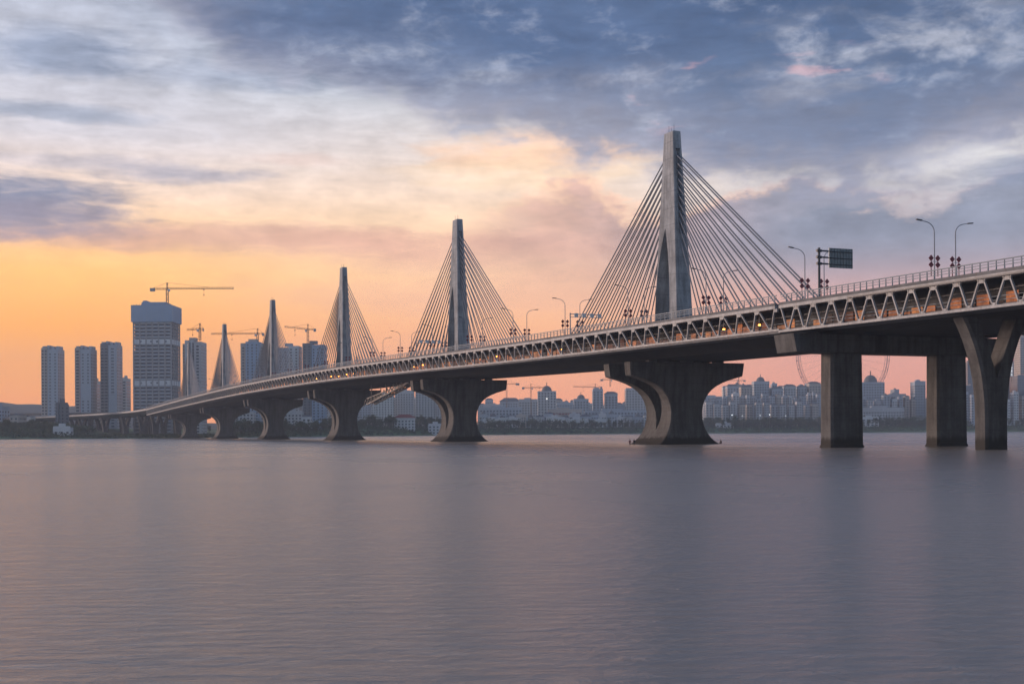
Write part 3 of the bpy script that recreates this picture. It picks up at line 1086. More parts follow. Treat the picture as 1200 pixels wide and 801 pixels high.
CW = {
    'blue': mat('wall_blue_grey', (0.40, 0.45, 0.51), .7, .12, .05, streak=True),
    'pale': mat('wall_pale', (0.50, 0.51, 0.53), .75, .12, .06, streak=True),
    'tan': mat('wall_tan', (0.50, 0.45, 0.41), .8, .12, .06, streak=True),
    'dark': mat('wall_dark', (0.15, 0.17, 0.20), .7, .15, .06),
    'white': mat('wall_white', (0.64, 0.65, 0.66), .75, .1, .06),
    'shroud': mat('blue_netting', (0.30, 0.41, 0.55), .8, .12, .08),
    'glass': mat('curtain_glass', (0.10, 0.15, 0.21), .2, .15, .03, spec=.7),
    'roof': mat('roof_red', (0.30, 0.07, 0.06), .8, .2, .2),
    'roofg': mat('roof_grey', (0.14, 0.15, 0.17), .8, .2, .1),
    'conc': mat('raw_concrete', (0.34, 0.34, 0.35), .85, .15, .06),
}
GB = mat('window_blue', (0.07, 0.10, 0.14), .2, .2, .1, spec=.7)


def building(name, label, x0, x1, ytop, D, depth, wall, rot=0, group=None, steps=None, roof=None, cat='building', **kw):
    """block spanning picture columns x0..x1 at distance D, roof line at ytop"""
    c = at((x0 + x1) / 2, ytop, D)
    wpx = (x1 - x0) * D / F_PX
    cr, sr = abs(math.cos(R(rot))), abs(math.sin(R(rot)))
    side = min(depth * abs(c.x) / D, wpx * .45)
    wpx -= side; c.x += side / 2 * (1 if c.x > 0 else -1)
    wd = max(4.0, (wpx - depth * sr) / cr)
    gz = ground_z(c.x, D) - .6
    o = thing(name, label, cat, (c.x, D + depth / 2, gz), R(rot), group)
    H = c.z - gz
    kw.setdefault('faces', 'f' + ('l' if rot > 0 or c.x > 60 else 'r' if rot < 0 or c.x < -60 else ''))
    for i, (a, b, hf, off, mt) in enumerate(steps or [(0, 1, 1, 0, wall)]):
        city_box(o, -wd / 2 + a * wd, -wd / 2 + b * wd, -depth / 2 + off, depth / 2 - abs(off) * .5 - .003 * i, -2, H * hf, CW[mt], **kw)
    if roof == 'dome':
        m = MB(); rr = []
        r = wd * .28
        for i in range(6):
            a_ = R(15 * i); rr.append([(r * math.cos(a_) * math.cos(R(30 * j)), r * math.cos(a_) * math.sin(R(30 * j)), H - .02 + r * 1.1 * math.sin(a_)) for j in range(12)])
        m.loft(rr); m.bar((0, 0, H + r), (0, 0, H + r * 1.7), r * .16, n=6)
        m.build('dome', CW['roofg'], o)
    elif roof == 'hip':
        e = wd * .04; h = min(7, wd * .18)
        MB().hexa([(-wd / 2 - e, -depth / 2 - e, H - .05), (wd / 2 + e, -depth / 2 - e, H - .05), (wd / 2 + e, depth / 2 + e, H - .05), (-wd / 2 - e, depth / 2 + e, H - .05)],
                  [(-wd * .28, -.4, H + h), (wd * .28, -.4, H + h), (wd * .28, .4, H + h), (-wd * .28, .4, H + h)]).build('roof', CW['roofg'], o)
    elif roof == 'red':
        e = wd * .05; h = wd * .16
        MB().hexa([(-wd / 2 - e, -depth / 2 - e, H - .05), (wd / 2 + e, -depth / 2 - e, H - .05), (wd / 2 + e, depth / 2 + e, H - .05), (-wd / 2 - e, depth / 2 + e, H - .05)],
                  [(-wd * .25, -.4, H + h), (wd * .25, -.4, H + h), (wd * .25, .4, H + h), (-wd * .25, .4, H + h)]).build('roof', CW['roof'], o)
    else:
        m = MB(); m.box(-wd * .22, wd * .12, -depth * .2, depth * .2, H - .1, H + 3.2)
        m.build('plant_room', CW[wall], o)
        MB().box(-wd / 2 + .2, wd / 2 - .2, -depth / 2 + .2, -depth / 2 + .5, H - .05, H + 1.0).build('parapet', CW[wall], o) if not steps else None
    return o, wd, H


# left-hand towers
def tower_pair(label, x0, x1, ytop, D, split, left, right, red=False, band=None):
    c = at((x0 + x1) / 2, ytop, D); wd = (x1 - x0) * D / F_PX
    gz = ground_z(c.x, D) - .6; H = c.z - gz
    wd -= 20 * abs(c.x) / D; c.x -= 10 * abs(c.x) / D
    o = thing('apartment_tower', label, 'building', (c.x, D + 12, gz))
    xs = -wd / 2 + split * wd
    city_box(o, -wd / 2, xs - .4, -9, 10, -2, H, CW[left], 3.1, 3.0, .55, .55, ledge=CW['pale'], faces='fl')
    city_box(o, xs + .4, wd / 2, -11, 9, -2, H - 1.5, CW[right], 3.1, 4.4, .35, .45, glass=GB, faces='fr')
    MB().box(xs - .38, xs + .38, -8, 8, -2, H - 4).build('recess', CW['dark'], o)
    for a, b, h in ((.02, .2, 2.6), (.28, .42, 3.6), (.55, .7, 2.0), (.8, .98, 2.4)):
        MB().box(-wd / 2 + a * wd, -wd / 2 + b * wd, -6, 6, H - 2, H + h * .7).build('plant_room', CW[right], o)
    if red:
        MB().box(xs - .36, xs + .3, -9.6, -8.1, 0, H - 6).build('hoist_mast', mat('hoist_red', (0.45, 0.05, 0.06), .6, .1, .5), o)
    if band:
        z0, z1 = H * band[0], H * band[1]
        MB().box(xs + .6, wd / 2 + .4, -11.6, -11.1, z0, z1).build('netting', CW['blue'], o)
    return o


tower_pair('pale grey-blue apartment tower pair, the one farthest from the office block', 47.5, 76, 407, 1290, .38, 'tan', 'blue')
tower_pair('apartment tower with a red vertical hoist line down its face', 87, 114, 407, 1300, .34, 'tan', 'blue', True, (.35, .55))
tower_pair('apartment tower with dark ribbed side next to the office block under construction', 117, 144, 402, 1310, .48, 'dark', 'blue', False, (.12, .4))
building('apartment_block', 'slim pale block showing between two of the apartment towers', 109, 117.5, 446, 1420, 16, 'pale', cat='building')
building('apartment_block', 'slim pale block squeezed between apartment tower and office block', 143, 153, 443, 1420, 16, 'pale')
building('service_building', 'small dark block with stepped roof standing before the apartment tower', 65, 82, 471, 1180, 16, 'dark', -14, steps=[(0, .62, 1, 0, 'dark'), (.62, 1, .93, 1.5, 'dark')], bay=5, win=.3)
building('site_office', 'long low white shed at the foot of the small dark block', 62, 86, 500.5, 1056, 7, 'white', bay=4, win=.4, floor_h=3.0)
building('warehouse', 'flat-roofed pale blue warehouse at the very end of the wooded bank', -14, 9, 476, 1160, 26, 'blue', bay=6, win=.4)
building('villa', 'grey building with hipped roof beside the pale blue warehouse', 11, 30, 486, 1170, 20, 'tan', roof='hip', bay=3, win=.4)
building('villa', 'small pale house between hipped-roof building and apartment tower', 31, 40, 488, 1200, 12, 'white', roof='hip')


def office():
    D = 1250; x0, x1 = 156.5, 210.5
    c = at((x0 + x1) / 2, 377, D); wd = (x1 - x0) * D / F_PX
    gz = ground_z(c.x, D) - .6; H = c.z - gz
    wd -= 26 * abs(c.x) / D; c.x -= 13 * abs(c.x) / D
    o = thing('office_tower', 'broad office tower under construction with blue wrapped crown and open floors', 'building', (c.x, D + 16, gz))
    z_of = lambda y: at((x0 + x1) / 2, y, D).z - gz
    core = MB().box(-wd / 2 + 2, wd / 2 - 2, -13.5, 15, -2, H).build('core_wall', CW['dark'], o)
    pitch = 3.35; z = 3.0; k = 0
    slab = MB().box(-wd / 2, wd / 2, -16, 16, -.4, .4).mesh('floor_slab', CW['conc'])
    spandrel = MB().box(-wd / 2 + .3, wd / 2 - .3, -15.75, -15.5, .4, 1.25).mesh('spandrel', CW['blue'])
    bands = (z_of(400), z_of(448.5))
    while z < H - 1:
        f = link('floor_slab', slab, o, loc=(0, 0, z))
        link('spandrel', spandrel, f)
        z += pitch
    for b in bands:
        bb = MB().box(-wd / 2 - .15, wd / 2 + .15, -16.2, 16.1, b - 2.3, b + 2.3).build('plant_floor', CW['white'], o)
        for q in (.2, .47, .62, .85):
            MB().box(-wd / 2 + q * wd - .8, -wd / 2 + q * wd + .8, -16.3, -16.1, b - .9, b + .9).build('opening', CW['dark'], bb)
    col = MB().box(-.65, .65, -.5, .5, -2, H).mesh('column', CW['conc'])
    for i in range(7):
        for yy in (-15.85, 15.85):
            link('column', col, o, loc=(-wd / 2 + .6 + (wd - 1.2) * i / 6, yy, 0))
    for i in range(1, 4):
        for xx in (-wd / 2 + .3, wd / 2 - .3):
            link('column', col, o, loc=(xx, -15.85 + 31.7 * i / 4, 0))
    zt = z_of(357.5)
    cr = MB().box(-wd / 2 - 1.3, wd / 2 + 1.3, -17.3, 17.3, H, zt).build('crown_netting', CW['shroud'], o)
    for i in range(9):
        xx = -wd / 2 - 1.3 + (wd + 2.6) * i / 8
        MB().box(xx - .12, xx + .12, -17.42, -17.3, H, zt + .6).build('scaffold_pole', CW['blue'], cr)
    for i in range(1, 5):
        zz = H + (zt - H) * i / 5
        MB().box(-wd / 2 - 1.3, wd / 2 + 1.3, -17.38, -17.31, zz - .1, zz + .1).build('scaffold_rail', CW['blue'], cr)
    for i in range(24):
        xx = -wd / 2 + wd * (i + .5) / 24
        MB().box(xx - .25, xx + .25, -17.2, -16.8, zt - .1, zt + random.uniform(.3, 1.7)).build('rebar_stub', CW['conc'], cr)
    MB().box(-wd * .32, wd * .30, -10, 12, zt - .1, z_of(353)).build('roof_core', CW['shroud'], o)
    MB().box(-wd * .30, -wd * .2, -8, 8, zt, z_of(351)).build('roof_core', CW['shroud'], o)
    # hoist strip at the street side
    MB().box(-wd / 2 - 1.4, -wd / 2 - .2, -12, -6, -2, H * .75).build('hoist', CW['conc'], o)
    return o


office()


def clad_tower(name, label, x0, x1, ytop, D, parts, depth=24, rot=0, **kw):
    return building(name, label, x0, x1, ytop, D, depth, parts[0][4], rot, None, parts, **kw)


clad_tower('apartment_tower', 'half-clad pale tower behind the last pylon with a small crane on top', 214, 243, 398.5, 1330,
           [(0, .14, .965, 2, 'tan'), (.14, .52, 1.0, 0, 'white'), (.52, .62, .97, 3, 'dark'), (.62, 1, .985, 0, 'pale')], bay=4, win=.35)
clad_tower('apartment_tower', 'blue-wrapped apartment tower beside the fourth pylon', 282, 316, 400, 1420,
           [(0, .22, .985, 2, 'tan'), (.22, .75, 1.0, 0, 'shroud'), (.75, 1, .98, 2, 'blue')], bay=4, win=.35)
clad_tower('apartment_tower', 'pale grey tower seen through the stays of the fourth pylon', 326, 355, 405, 1450,
           [(0, .5, .98, 0, 'blue'), (.5, 1, 1.0, 1, 'white')], bay=4, win=.35)
clad_tower('apartment_tower', 'dark-fronted tower seen through the stays of the third pylon', 355, 384, 402, 1440,
           [(0, .42, 1.0, 0, 'dark'), (.42, 1, .985, 1, 'shroud')], bay=4, win=.35)


# ---------------------------------------------------------------- cranes
def lattice(m, a, b, w, ch=.3, step=2.2, tri=False):
    a, b = Vector(a), Vector(b); d = b - a; L = d.length; d.normalize()
    up = Vector((0, 0, 1)) if abs(d.z) < .8 else Vector((0, 1, 0))
    x = d.cross(up).normalized(); y = x.cross(d).normalized()
    cs = [(-.5, -.5), (.5, -.5), (.5, .5), (-.5, .5)] if not tri else [(-.5, -.4), (.5, -.4), (0, .6)]
    n = max(2, int(L / step))
    for p, q in cs:
        m.bar(a + x * p * w + y * q * w, b + x * p * w + y * q * w, ch)
    for i in range(n):
        for j in range(len(cs)):
            p, q = cs[j]; p2, q2 = cs[(j + 1) % len(cs)]
            if i % 2:
                p, q, p2, q2 = p2, q2, p, q
            m.bar(a + d * (L * i / n) + x * p * w + y * q * w, a + d * (L * (i + 1) / n) + x * p2 * w + y * q2 * w, ch * .7)


def crane(label, xm, ybase, yjib, D, xj, xc, ytip=None, luff=0.0, base_ground=False):
    """tower crane: mast at column xm, jib end xj, counter-jib end xc"""
    b = at(xm, ybase, D); j = at(xm, yjib, D)
    z0 = ground_z(b.x, D) if base_ground else b.z
    o = thing('tower_crane', label, 'crane', (b.x, D, z0))
    H = j.z - z0; Lj = (xj - xm) * D / F_PX; Lc = (xc - xm) * D / F_PX
    sj = 1 if Lj > 0 else -1
    m = MB(); lattice(m, (0, 0, 0), (0, 0, H), 1.9, .34); m.build('mast', CRANE, o)
    m = MB(); lattice(m, (0, 0, H + .8), (Lj, 0, H + .8 + luff), 1.5, .3, 2.4, True); m.build('jib', CRANE, o)
    m = MB(); lattice(m, (0, 0, H + .6), (Lc, 0, H + .6), 1.3, .3, 2.4); m.build('counter_jib', CRANE, o)
    MB().box(*sorted((Lc, Lc * .72)), -1.1, 1.1, H - 1.8, H + 1.3).build('counterweight', CW['conc'], o)
    MB().box(*sorted((sj * 1.0, sj * 2.9)), -2.1, -.3, H - 2.2, H + .1).build('cab', CW['white'], o)
    ah = 6.5
    m = MB(); lattice(m, (0, 0, H), (0, 0, H + ah), 1.0, .28)
    m.bar((0, 0, H + ah), (Lj * .62, 0, H + 1.9 + luff * .62), .2).bar((0, 0, H + ah), (Lc * .85, 0, H + 1.2), .2)
    m.build('cathead', CRANE, o)
    tx = Lj * .55
    MB().box(tx - .8, tx + .8, -.7, .7, H - .6, H + .2).bar((tx, 0, H - .6), (tx, 0, H - 5), .18).box(tx - .4, tx + .4, -.4, .4, H - 6.2, H - 5).build('hook_trolley', CRANE, o)
    return o


crane('long-jib tower crane on the roof of the office tower under construction', 197, 356, 339, 1266, 275, 177)
crane('small tower crane on the half-clad pale tower next to the office tower', 235, 399, 386, 1342, 219.5, 239.5, luff=-1)
crane('long-jib tower crane above the blue-wrapped apartment tower', 302.5, 401, 391.5, 1432, 248, 310)
crane('tower crane above the dark-fronted tower beside the third pylon', 361.5, 403, 386.5, 1452, 334, 371, luff=3)
crane('tower crane between the second river pier and the domed tower', 594, 478, 450, 2010, 583, 609, base_ground=True, luff=3)
crane('tower crane standing right in front of the domed tower', 622.5, 482, 454.5, 1950, 641, 612, base_ground=True)
crane('tower crane on the domed twin block left of the great pier', 698, 456, 454, 2150, 672, 706, luff=1)
crane('tower crane above the slim spired block left of the great pier', 715.5, 453, 445, 2160, 737, 704, luff=2)
crane('faint far tower crane right of the great pier', 866, 462, 446, 2500, 826, 874, base_ground=True)

# ---------------------------------------------------------------- mid and right skyline
row = [
    ('office_block', 'wide low blue-grey hall on the far bank right of the second river pier', 562, 612, 478, 1900, 30, 'blue', None),
    ('domed_tower', 'tall pale tower with a dome and a lit sign, behind the cranes', 630, 652, 458, 2050, 24, 'pale', 'dome'),
    ('apartment_block', 'pale stepped block left of the domed tower', 608, 631, 468, 2150, 24, 'pale', None),
    ('office_block', 'low pale hall with a row of red awnings left of the great pier', 642, 682, 480, 1880, 24, 'tan', None),
    ('domed_block', 'broad block with a low dome between domed tower and great pier', 672, 690, 467, 2120, 24, 'blue', 'dome'),
    ('apartment_block', 'square-topped pale block under a crane left of the great pier', 694, 707, 456, 2140, 22, 'blue', None),
    ('spired_block', 'slim block with pointed roof under a crane left of the great pier', 708, 724, 461, 2150, 22, 'blue', 'hip'),
    ('apartment_block', 'broad pale block partly hidden by the great pier', 732, 764, 455, 2100, 26, 'pale', None),
    ('office_block', 'long low pale block with arched gateway left of the great pier', 684, 758, 481, 1890, 24, 'blue', None),
    ('apartment_block', 'hazy low block far behind the wide blue-grey hall', 566, 590, 474, 2400, 24, 'pale', None),
    ('apartment_block', 'hazy low block just left of the stepped block', 586, 610, 470, 2450, 24, 'blue', 'hip'),
    ('apartment_block', 'hazy block in the gap right of the domed tower', 652, 674, 472, 2400, 24, 'blue', None),
]
for nm, lb, x0, x1, yt, D, dep, wl, rf in row:
    building(nm, lb, x0, x1, yt, D, dep, wl, roof=rf, bay=4.5, floor_h=4.2, win=.5)

# red awnings of the low hall
hall_c = at(662, 487, 1878)
for i in range(10):
    o = MB().hexa([(-1.7, -2.2, 0), (1.7, -2.2, 0), (1.7, 0, 0), (-1.7, 0, 0)], [(-1.7, -.2, 1.8), (1.7, -.2, 1.8), (1.7, 0, 1.8), (-1.7, 0, 1.8)]).build('awning', CW['roof'])
    tag(o, 'small red awning on the front of the low pale hall', 'awning', 'awnings on the hall')
    o.location = (hall_c.x - 20 + i * 4.4, 1879.9, hall_c.z + 2)

# tiers of apartments right of the great pier
tiers = [
    ('flat-roofed low block hard against the right edge of the great pier', 822, 849, 465, 2020, 'pale', None),
    ('stepped block at the left end of the hillside terrace', 850, 866, 452, 2060, 'blue', 'hip'),
    ('second block of the hillside terrace with a hipped roof', 866, 882, 453, 2080, 'tan', 'hip'),
    ('tallest block of the hillside terrace with a turret', 881, 902, 446.5, 2100, 'blue', 'dome'),
    ('sloping-roofed block right of the turret block', 902, 918, 455, 2090, 'blue', 'hip'),
    ('paired block in the middle of the hillside terrace', 917, 933, 452, 2100, 'pale', 'hip'),
    ('gabled block of the terrace under the rim of the big wheel', 932, 946, 453, 2110, 'blue', 'hip'),
    ('end block of the terrace beside the portal column', 945, 962, 449, 2100, 'tan', 'hip'),
    ('palace-like block with three turrets between the portal columns', 1004, 1037, 447.5, 2000, 'blue', 'dome'),
    ('lower wing right of the palace-like block', 1036, 1062, 462, 2010, 'pale', None),
    ('domed pavilion block right of the palace-like block', 1044, 1054, 456, 2040, 'blue', 'dome'),
    ('plain tall block beside the right portal column', 1067, 1085, 447, 1960, 'blue', None),
    ('low block in front of the palace-like block', 1003, 1060, 478, 1900, 'pale', None),
]
for lb, x0, x1, yt, D, wl, rf in tiers:
    building('apartment_block', lb, x0, x1, yt, D, 22, wl, roof=rf, bay=3.8, floor_h=4.0, win=.5)
rnd = random.Random(9)
for i in range(14):
    x = 826 + i * 9.6 + rnd.uniform(-1, 1)
    building('townhouse', 'small house with pale gable in the lower row under the hillside terrace', x, x + rnd.uniform(7.5, 11), rnd.uniform(470, 475), 1925 + rnd.uniform(-8, 8), 14, rnd.choice(('pale', 'blue', 'tan', 'white')), roof='hip',
             group='townhouses below the hillside terrace', bay=3.4, floor_h=3.6, win=.5)
def fill_row(label, group, x0, x1, ya, yb, D, wa, wb, name='townhouse'):
    x = x0
    while x < x1:
        w_ = rnd.uniform(wa, wb)
        building(name, label, x, x + w_ + .6, rnd.uniform(ya, yb), D + rnd.uniform(-10, 10), 14, rnd.choice(('pale', 'blue', 'tan', 'white', 'blue')),
                 roof=rnd.choice(('hip', 'hip', None, 'dome')), group=group, bay=3.4, floor_h=3.6, win=.5)
        x += w_


fill_row('narrow pale house in the upper row behind the hillside terrace', 'upper houses behind the hillside terrace', 846, 958, 449, 456, 2180, 5, 9)
fill_row('small house in the middle row of the hillside terrace', 'middle houses of the hillside terrace', 824, 960, 461, 468, 1990, 5, 9)
fill_row('small house stepping down the hill between the portal columns', 'houses between the portal columns', 1002, 1086, 462, 472, 1960, 6, 10)
fill_row('hazy far house on the skyline left of the great pier', 'far skyline houses left of the great pier', 560, 762, 468, 475, 2500, 6, 12)
fill_row('low house in the quay row left of the great pier', 'quay houses left of the great pier', 562, 760, 484, 489, 1860, 8, 14)
fill_row('hazy far apartment block seen under the deck', 'far blocks seen under the deck', 268, 540, 466, 474, 2000, 8, 14, 'apartment_block')
fill_row('glassy low block behind the forked pier', 'low blocks behind the forked pier', 1120, 1215, 458, 474, 1830, 9, 15, 'office_block')
for (lb, x0, x1, yt, D, wl) in (
        ('glass office tower just right of the right portal column', 1126, 1150, 424, 1900, 'glass'),
        ('tall pinkish ribbed tower at the picture end behind the forked pier', 1187, 1216, 394, 1960, 'tan'),
        ('glass office block carrying a red disc sign beside the forked pier', 1168, 1188.5, 416, 1900, 'glass'),
        ('broad dark glass block at the foot of the ribbed tower', 1183, 1230, 440, 1850, 'glass'),
        ('low glass block between right portal column and forked pier', 1120, 1172, 452, 1860, 'glass')):
    building('office_tower', lb, x0, x1, yt, D, 30, wl, bay=2.6, floor_h=3.4, win=.62, sill=.62, glass=GB)
# red disc sign with white characters
sx = at(1186, 421, 1868)
o = thing('rooftop_sign', 'red disc sign above a column of white characters on the glass block', 'sign', (sx.x, 1868, sx.z - 14))
RS = mat('sign_red', (0.6, 0.02, 0.08), .5, .1, 1.0, emit=(.8, .02, .1), emit_s=.5)
WS = mat('sign_white', (.8, .8, .8), .5, .05, 1.0, emit=(1, 1, 1), emit_s=.5)
MB().bar((0, 0, 14), (0, .5, 14), 6.0, n=20).build('disc', RS, o)
MB().box(-.3, .3, .1, .5, -18, 11).build('mount', STEEL, o)
for i in range(4):
    zz = 7.5 - i * 5.0
    m = MB()
    for a_ in ((-1.7, 1.7, zz + 1.2, zz + 1.7), (-1.7, 1.7, zz - .3, zz + .2), (-1.7, 1.7, zz - 1.8, zz - 1.3), (-.3, .3, zz - 1.8, zz + 1.9)):
        m.box(a_[0], a_[1], -.2, .05, a_[2], a_[3])
    m.build('character', WS, o)

# under-deck buildings left of the second pier
for i, (lb, x0, x1, yt, D, dep, wl, rf, nm) in enumerate((
    ('white slab apartments seen under the deck, nearest the hanging stair', 440, 462, 462, 1750, 18, 'white', None, 'apartment_slab'),
    ('white slab apartments seen under the deck, middle one of the row', 463, 486, 458, 1780, 18, 'pale', None, 'apartment_slab'),
    ('tall pale slab apartments seen under the deck, right of the villa', 487, 512, 452, 1800, 18, 'white', None, 'apartment_slab'),
    ('pale slab apartments half hidden by the second river pier', 512, 536, 456, 1790, 18, 'pale', None, 'apartment_slab'),
    ('red-roofed riverside villa among trees under the deck', 462, 487, 489, 1470, 14, 'white', 'red', 'villa'),
    ('small white house among trees left of the third river pier', 354, 366, 488, 1300, 10, 'white', 'hip', 'villa'),
    ('low white terrace under the deck left of the third river pier', 333, 356, 482, 1420, 12, 'pale', None, 'apartment_block'),
    ('low white terrace under the deck left of the fourth river pier', 272, 300, 483, 1330, 12, 'pale', None, 'apartment_block'),
    ('pale terrace under the deck right of the fourth river pier', 376, 392, 476, 1500, 12, 'white', None, 'apartment_block'),
    ('white-walled boathouse low on the bank by the second river pier', 502, 520, 497, 1500, 10, 'white', None, 'boathouse'))):
    building(nm, lb, x0, x1, yt, D, dep, CW and wl, roof=rf, bay=3.6, floor_h=3.3, win=.5)
for i, (x0, x1, yt) in enumerate(((566, 588, 491), (592, 610, 490), (640, 662, 489), (664, 690, 491), (696, 712, 492), (838, 860, 496), (1008, 1030, 489), (1128, 1142, 492), (1178, 1200, 493))):
    building('quay_shed', 'long low white shed on the quay along the far bank', x0, x1, yt, 1840 if x0 > 600 else 1760, 8, 'white', group='white quay sheds on the far bank', bay=5, win=.5, floor_h=3.4)

# arched gateway
gx = at(723, 497, 1850)
m = MB()
for i in range(12):
    a0, a1 = R(15 * i), R(15 * (i + 1))
    m.bar((6.5 * math.cos(a0), 0, 7 + 6.5 * math.sin(a0)), (6.5 * math.cos(a1), 0, 7 + 6.5 * math.sin(a1)), 1.2, 1.2, up=(0, 1, 0))
m.box(-7.1, -5.9, -.6, .6, -1, 7).box(5.9, 7.1, -.6, .6, -1, 7)
o = m.build('arch_gateway', WHITE); o.location = (gx.x, 1850, ground_z(gx.x, 1850))
tag(o, 'white round arch gateway on the bank left of the great pier', 'arch')


# ---------------------------------------------------------------- observation wheel
def big_wheel():
    D = 2200; c = at(988.5, 417, D); r = 57 * D / F_PX
    gz = ground_z(c.x, D)
    o = thing('observation_wheel', 'huge thin-rimmed observation wheel rising behind the hillside apartments', 'ferris wheel', (c.x, D, gz), R(10))
    zc = c.z - gz
    st_ = mat('wheel_steel', (0.16, 0.14, 0.17), .6, .1, .1)
    for yy in (-3.5, 3.5):
        m = MB()
        for rr, w in ((r, .6), (r * .945, .45)):
            for i in range(72):
                a0, a1 = 2 * math.pi * i / 72, 2 * math.pi * (i + 1) / 72
                m.bar((rr * math.cos(a0), yy, zc + rr * math.sin(a0)), (rr * math.cos(a1), yy, zc + rr * math.sin(a1)), w, w, up=(0, 1, 0))
        for i in range(72):
            a0 = 2 * math.pi * i / 72
            m.bar((r * math.cos(a0), yy, zc + r * math.sin(a0)), (r * .945 * math.cos(a0 + .04), yy, zc + r * .945 * math.sin(a0 + .04)), .22)
        m.build('rim', st_, o)
    sp = MB().bar((0, 0, 0), (r * .94, 0, 0), .2).mesh('spoke', st_)
    for i in range(36):
        q = link('spoke', sp, o, loc=(0, -2 if i % 2 else 2, zc)); q.rotation_euler = (0, -2 * math.pi * i / 36, 0)
    MB().bar((0, -6, zc), (0, 6, zc), 6, n=16).build('hub', st_, o)
    for sx_ in (-1, 1):
        for yy in (-14, 14):
            MB().bar((sx_ * r * .55, yy, 0), (0, yy * .4, zc), 2.0).build('support_leg', WHITE, o)
    gm = MB().loft([[(1.3 * q * math.cos(R(60 * j)), 1.0 * q * math.sin(R(60 * j)), z * .6) for j in range(6)] for q, z in ((.5, -3.4), (1, -2.6), (1, -1.0), (.45, -.2))]).mesh('gondola', st_)
    for i in range(36):
        a0 = 2 * math.pi * (i + .5) / 36
        link('gondola', gm, o, loc=((r + .8) * math.cos(a0), 0, zc + (r + .8) * math.sin(a0)))


big_wheel()

# quay street lights
for i, (x, y) in enumerate(((858, 486), (870, 487), (891, 486.5), (902, 485.5), (921, 487), (641, 467))):
    D = 1835
    if y < 480:
        p = at(x, y, 2040); o = thing('lit_sign', 'small glowing white sign on the front of the domed tower', 'sign', p)
        MB().box(-.9, .9, 0, .6, -.9, .9).build('light_box', mat('lit_white', (1, 1, 1), .5, 0, 1, emit=(1, .95, .85), emit_s=1.6), o)
        continue
    p = at(x, y, D); gz = ground_z(p.x, D)
    o = thing('quay_lamp', 'lit lamp post with a white globe among the far bank trees', 'street lamp', (p.x, D, gz), 0, 'lamp posts on the far quay')
    MB().bar((0, 0, -.5), (0, 0, p.z - gz), .25, n=6).build('pole', POLE, o)
    rr = .6 if i in (0, 3) else .4
    MB().loft([[(rr * math.cos(b) * math.cos(R(45 * j)), rr * math.cos(b) * math.sin(R(45 * j)), p.z - gz + rr * math.sin(b)) for j in range(8)] for b in [R(-80 + 32 * q) for q in range(6)]]).build('globe', mat('globe_light', (1, 1, 1), .5, 0, 1, emit=(.95, 1, 1), emit_s=2.5), o)


# ---------------------------------------------------------------- trees
def tree_proto(kind):
    rnd = random.Random(100 + kind)
    o = link('bank_tree', None)
    m = MB(); h = 10.0
    m.loft([[(.32 * q * math.cos(R(60 * j)) + dx, .32 * q * math.sin(R(60 * j)), z) for j in range(6)] for q, z, dx in ((1.3, -1, 0), (1, 1.5, .1), (.7, 4.5, -.1), (.3, 8, .2))])
    for i in range(6):
        a = rnd.uniform(0, 6.28); z = rnd.uniform(2.8, 5.5)
        m.bar((0, 0, z), (2.2 * math.cos(a), 2.2 * math.sin(a), z + rnd.uniform(1.2, 2.4)), .16, n=4)
    m.build('trunk', BARK, o)
    c = MB(); lobes = []
    for i in range(11):
        a = rnd.uniform(0, 6.28); rr = rnd.uniform(.3, 2.6)
        z = rnd.uniform(3.2, 8.6); rr *= (1.15 - abs(z - 5.2) / 5)
        if kind == 2:
            rr *= .55; z = rnd.uniform(2, 10.4)
        lobes.append((rr * math.cos(a), rr * math.sin(a), z, rnd.uniform(1.0, 1.8)))
    for (lx, ly, lz, lr) in lobes:
        for q in range(34):
            v = Vector((rnd.gauss(0, 1), rnd.gauss(0, 1), rnd.gauss(0, 1))).normalized() * lr * rnd.uniform(.5, 1.08)
            p = Vector((lx, ly, lz)) + v
            n = (v.normalized() + Vector((rnd.uniform(-.6, .6), rnd.uniform(-.6, .6), rnd.uniform(-.2, .8)))).normalized()
            x = n.orthogonal().normalized(); y = n.cross(x); s_ = rnd.uniform(.28, .55)
            th = rnd.uniform(0, 3.1); x, y = x * math.cos(th) + y * math.sin(th), y * math.cos(th) - x * math.sin(th)
            c.quad(p - x * s_, p - y * s_ * .7, p + x * s_, p + y * s_ * .7)
    c.build('crown', LEAF if kind != 1 else LEAF2, o, fix=False)
    return o


TP = [tree_proto(i) for i in range(3)]
used = [False] * 3
TL = ['round dark green tree', 'lighter green spreading tree', 'slim upright dark tree']


def plant(X, Y, sc, where):
    k = rnd.choices((0, 1, 2), (5, 3, 2))[0]
    o = TP[k] if not used[k] else copy_tree(TP[k])
    used[k] = True
    o.location = (X, Y, ground_z(X, Y) - .3); o.rotation_euler = (0, 0, rnd.uniform(0, 6.28))
    o.scale = (sc * rnd.uniform(.9, 1.25), sc * rnd.uniform(.9, 1.25), sc)
    tag(o, TL[k] + ' ' + where, 'tree', ('round trees ', 'spreading trees ', 'slim trees ')[k] + where)


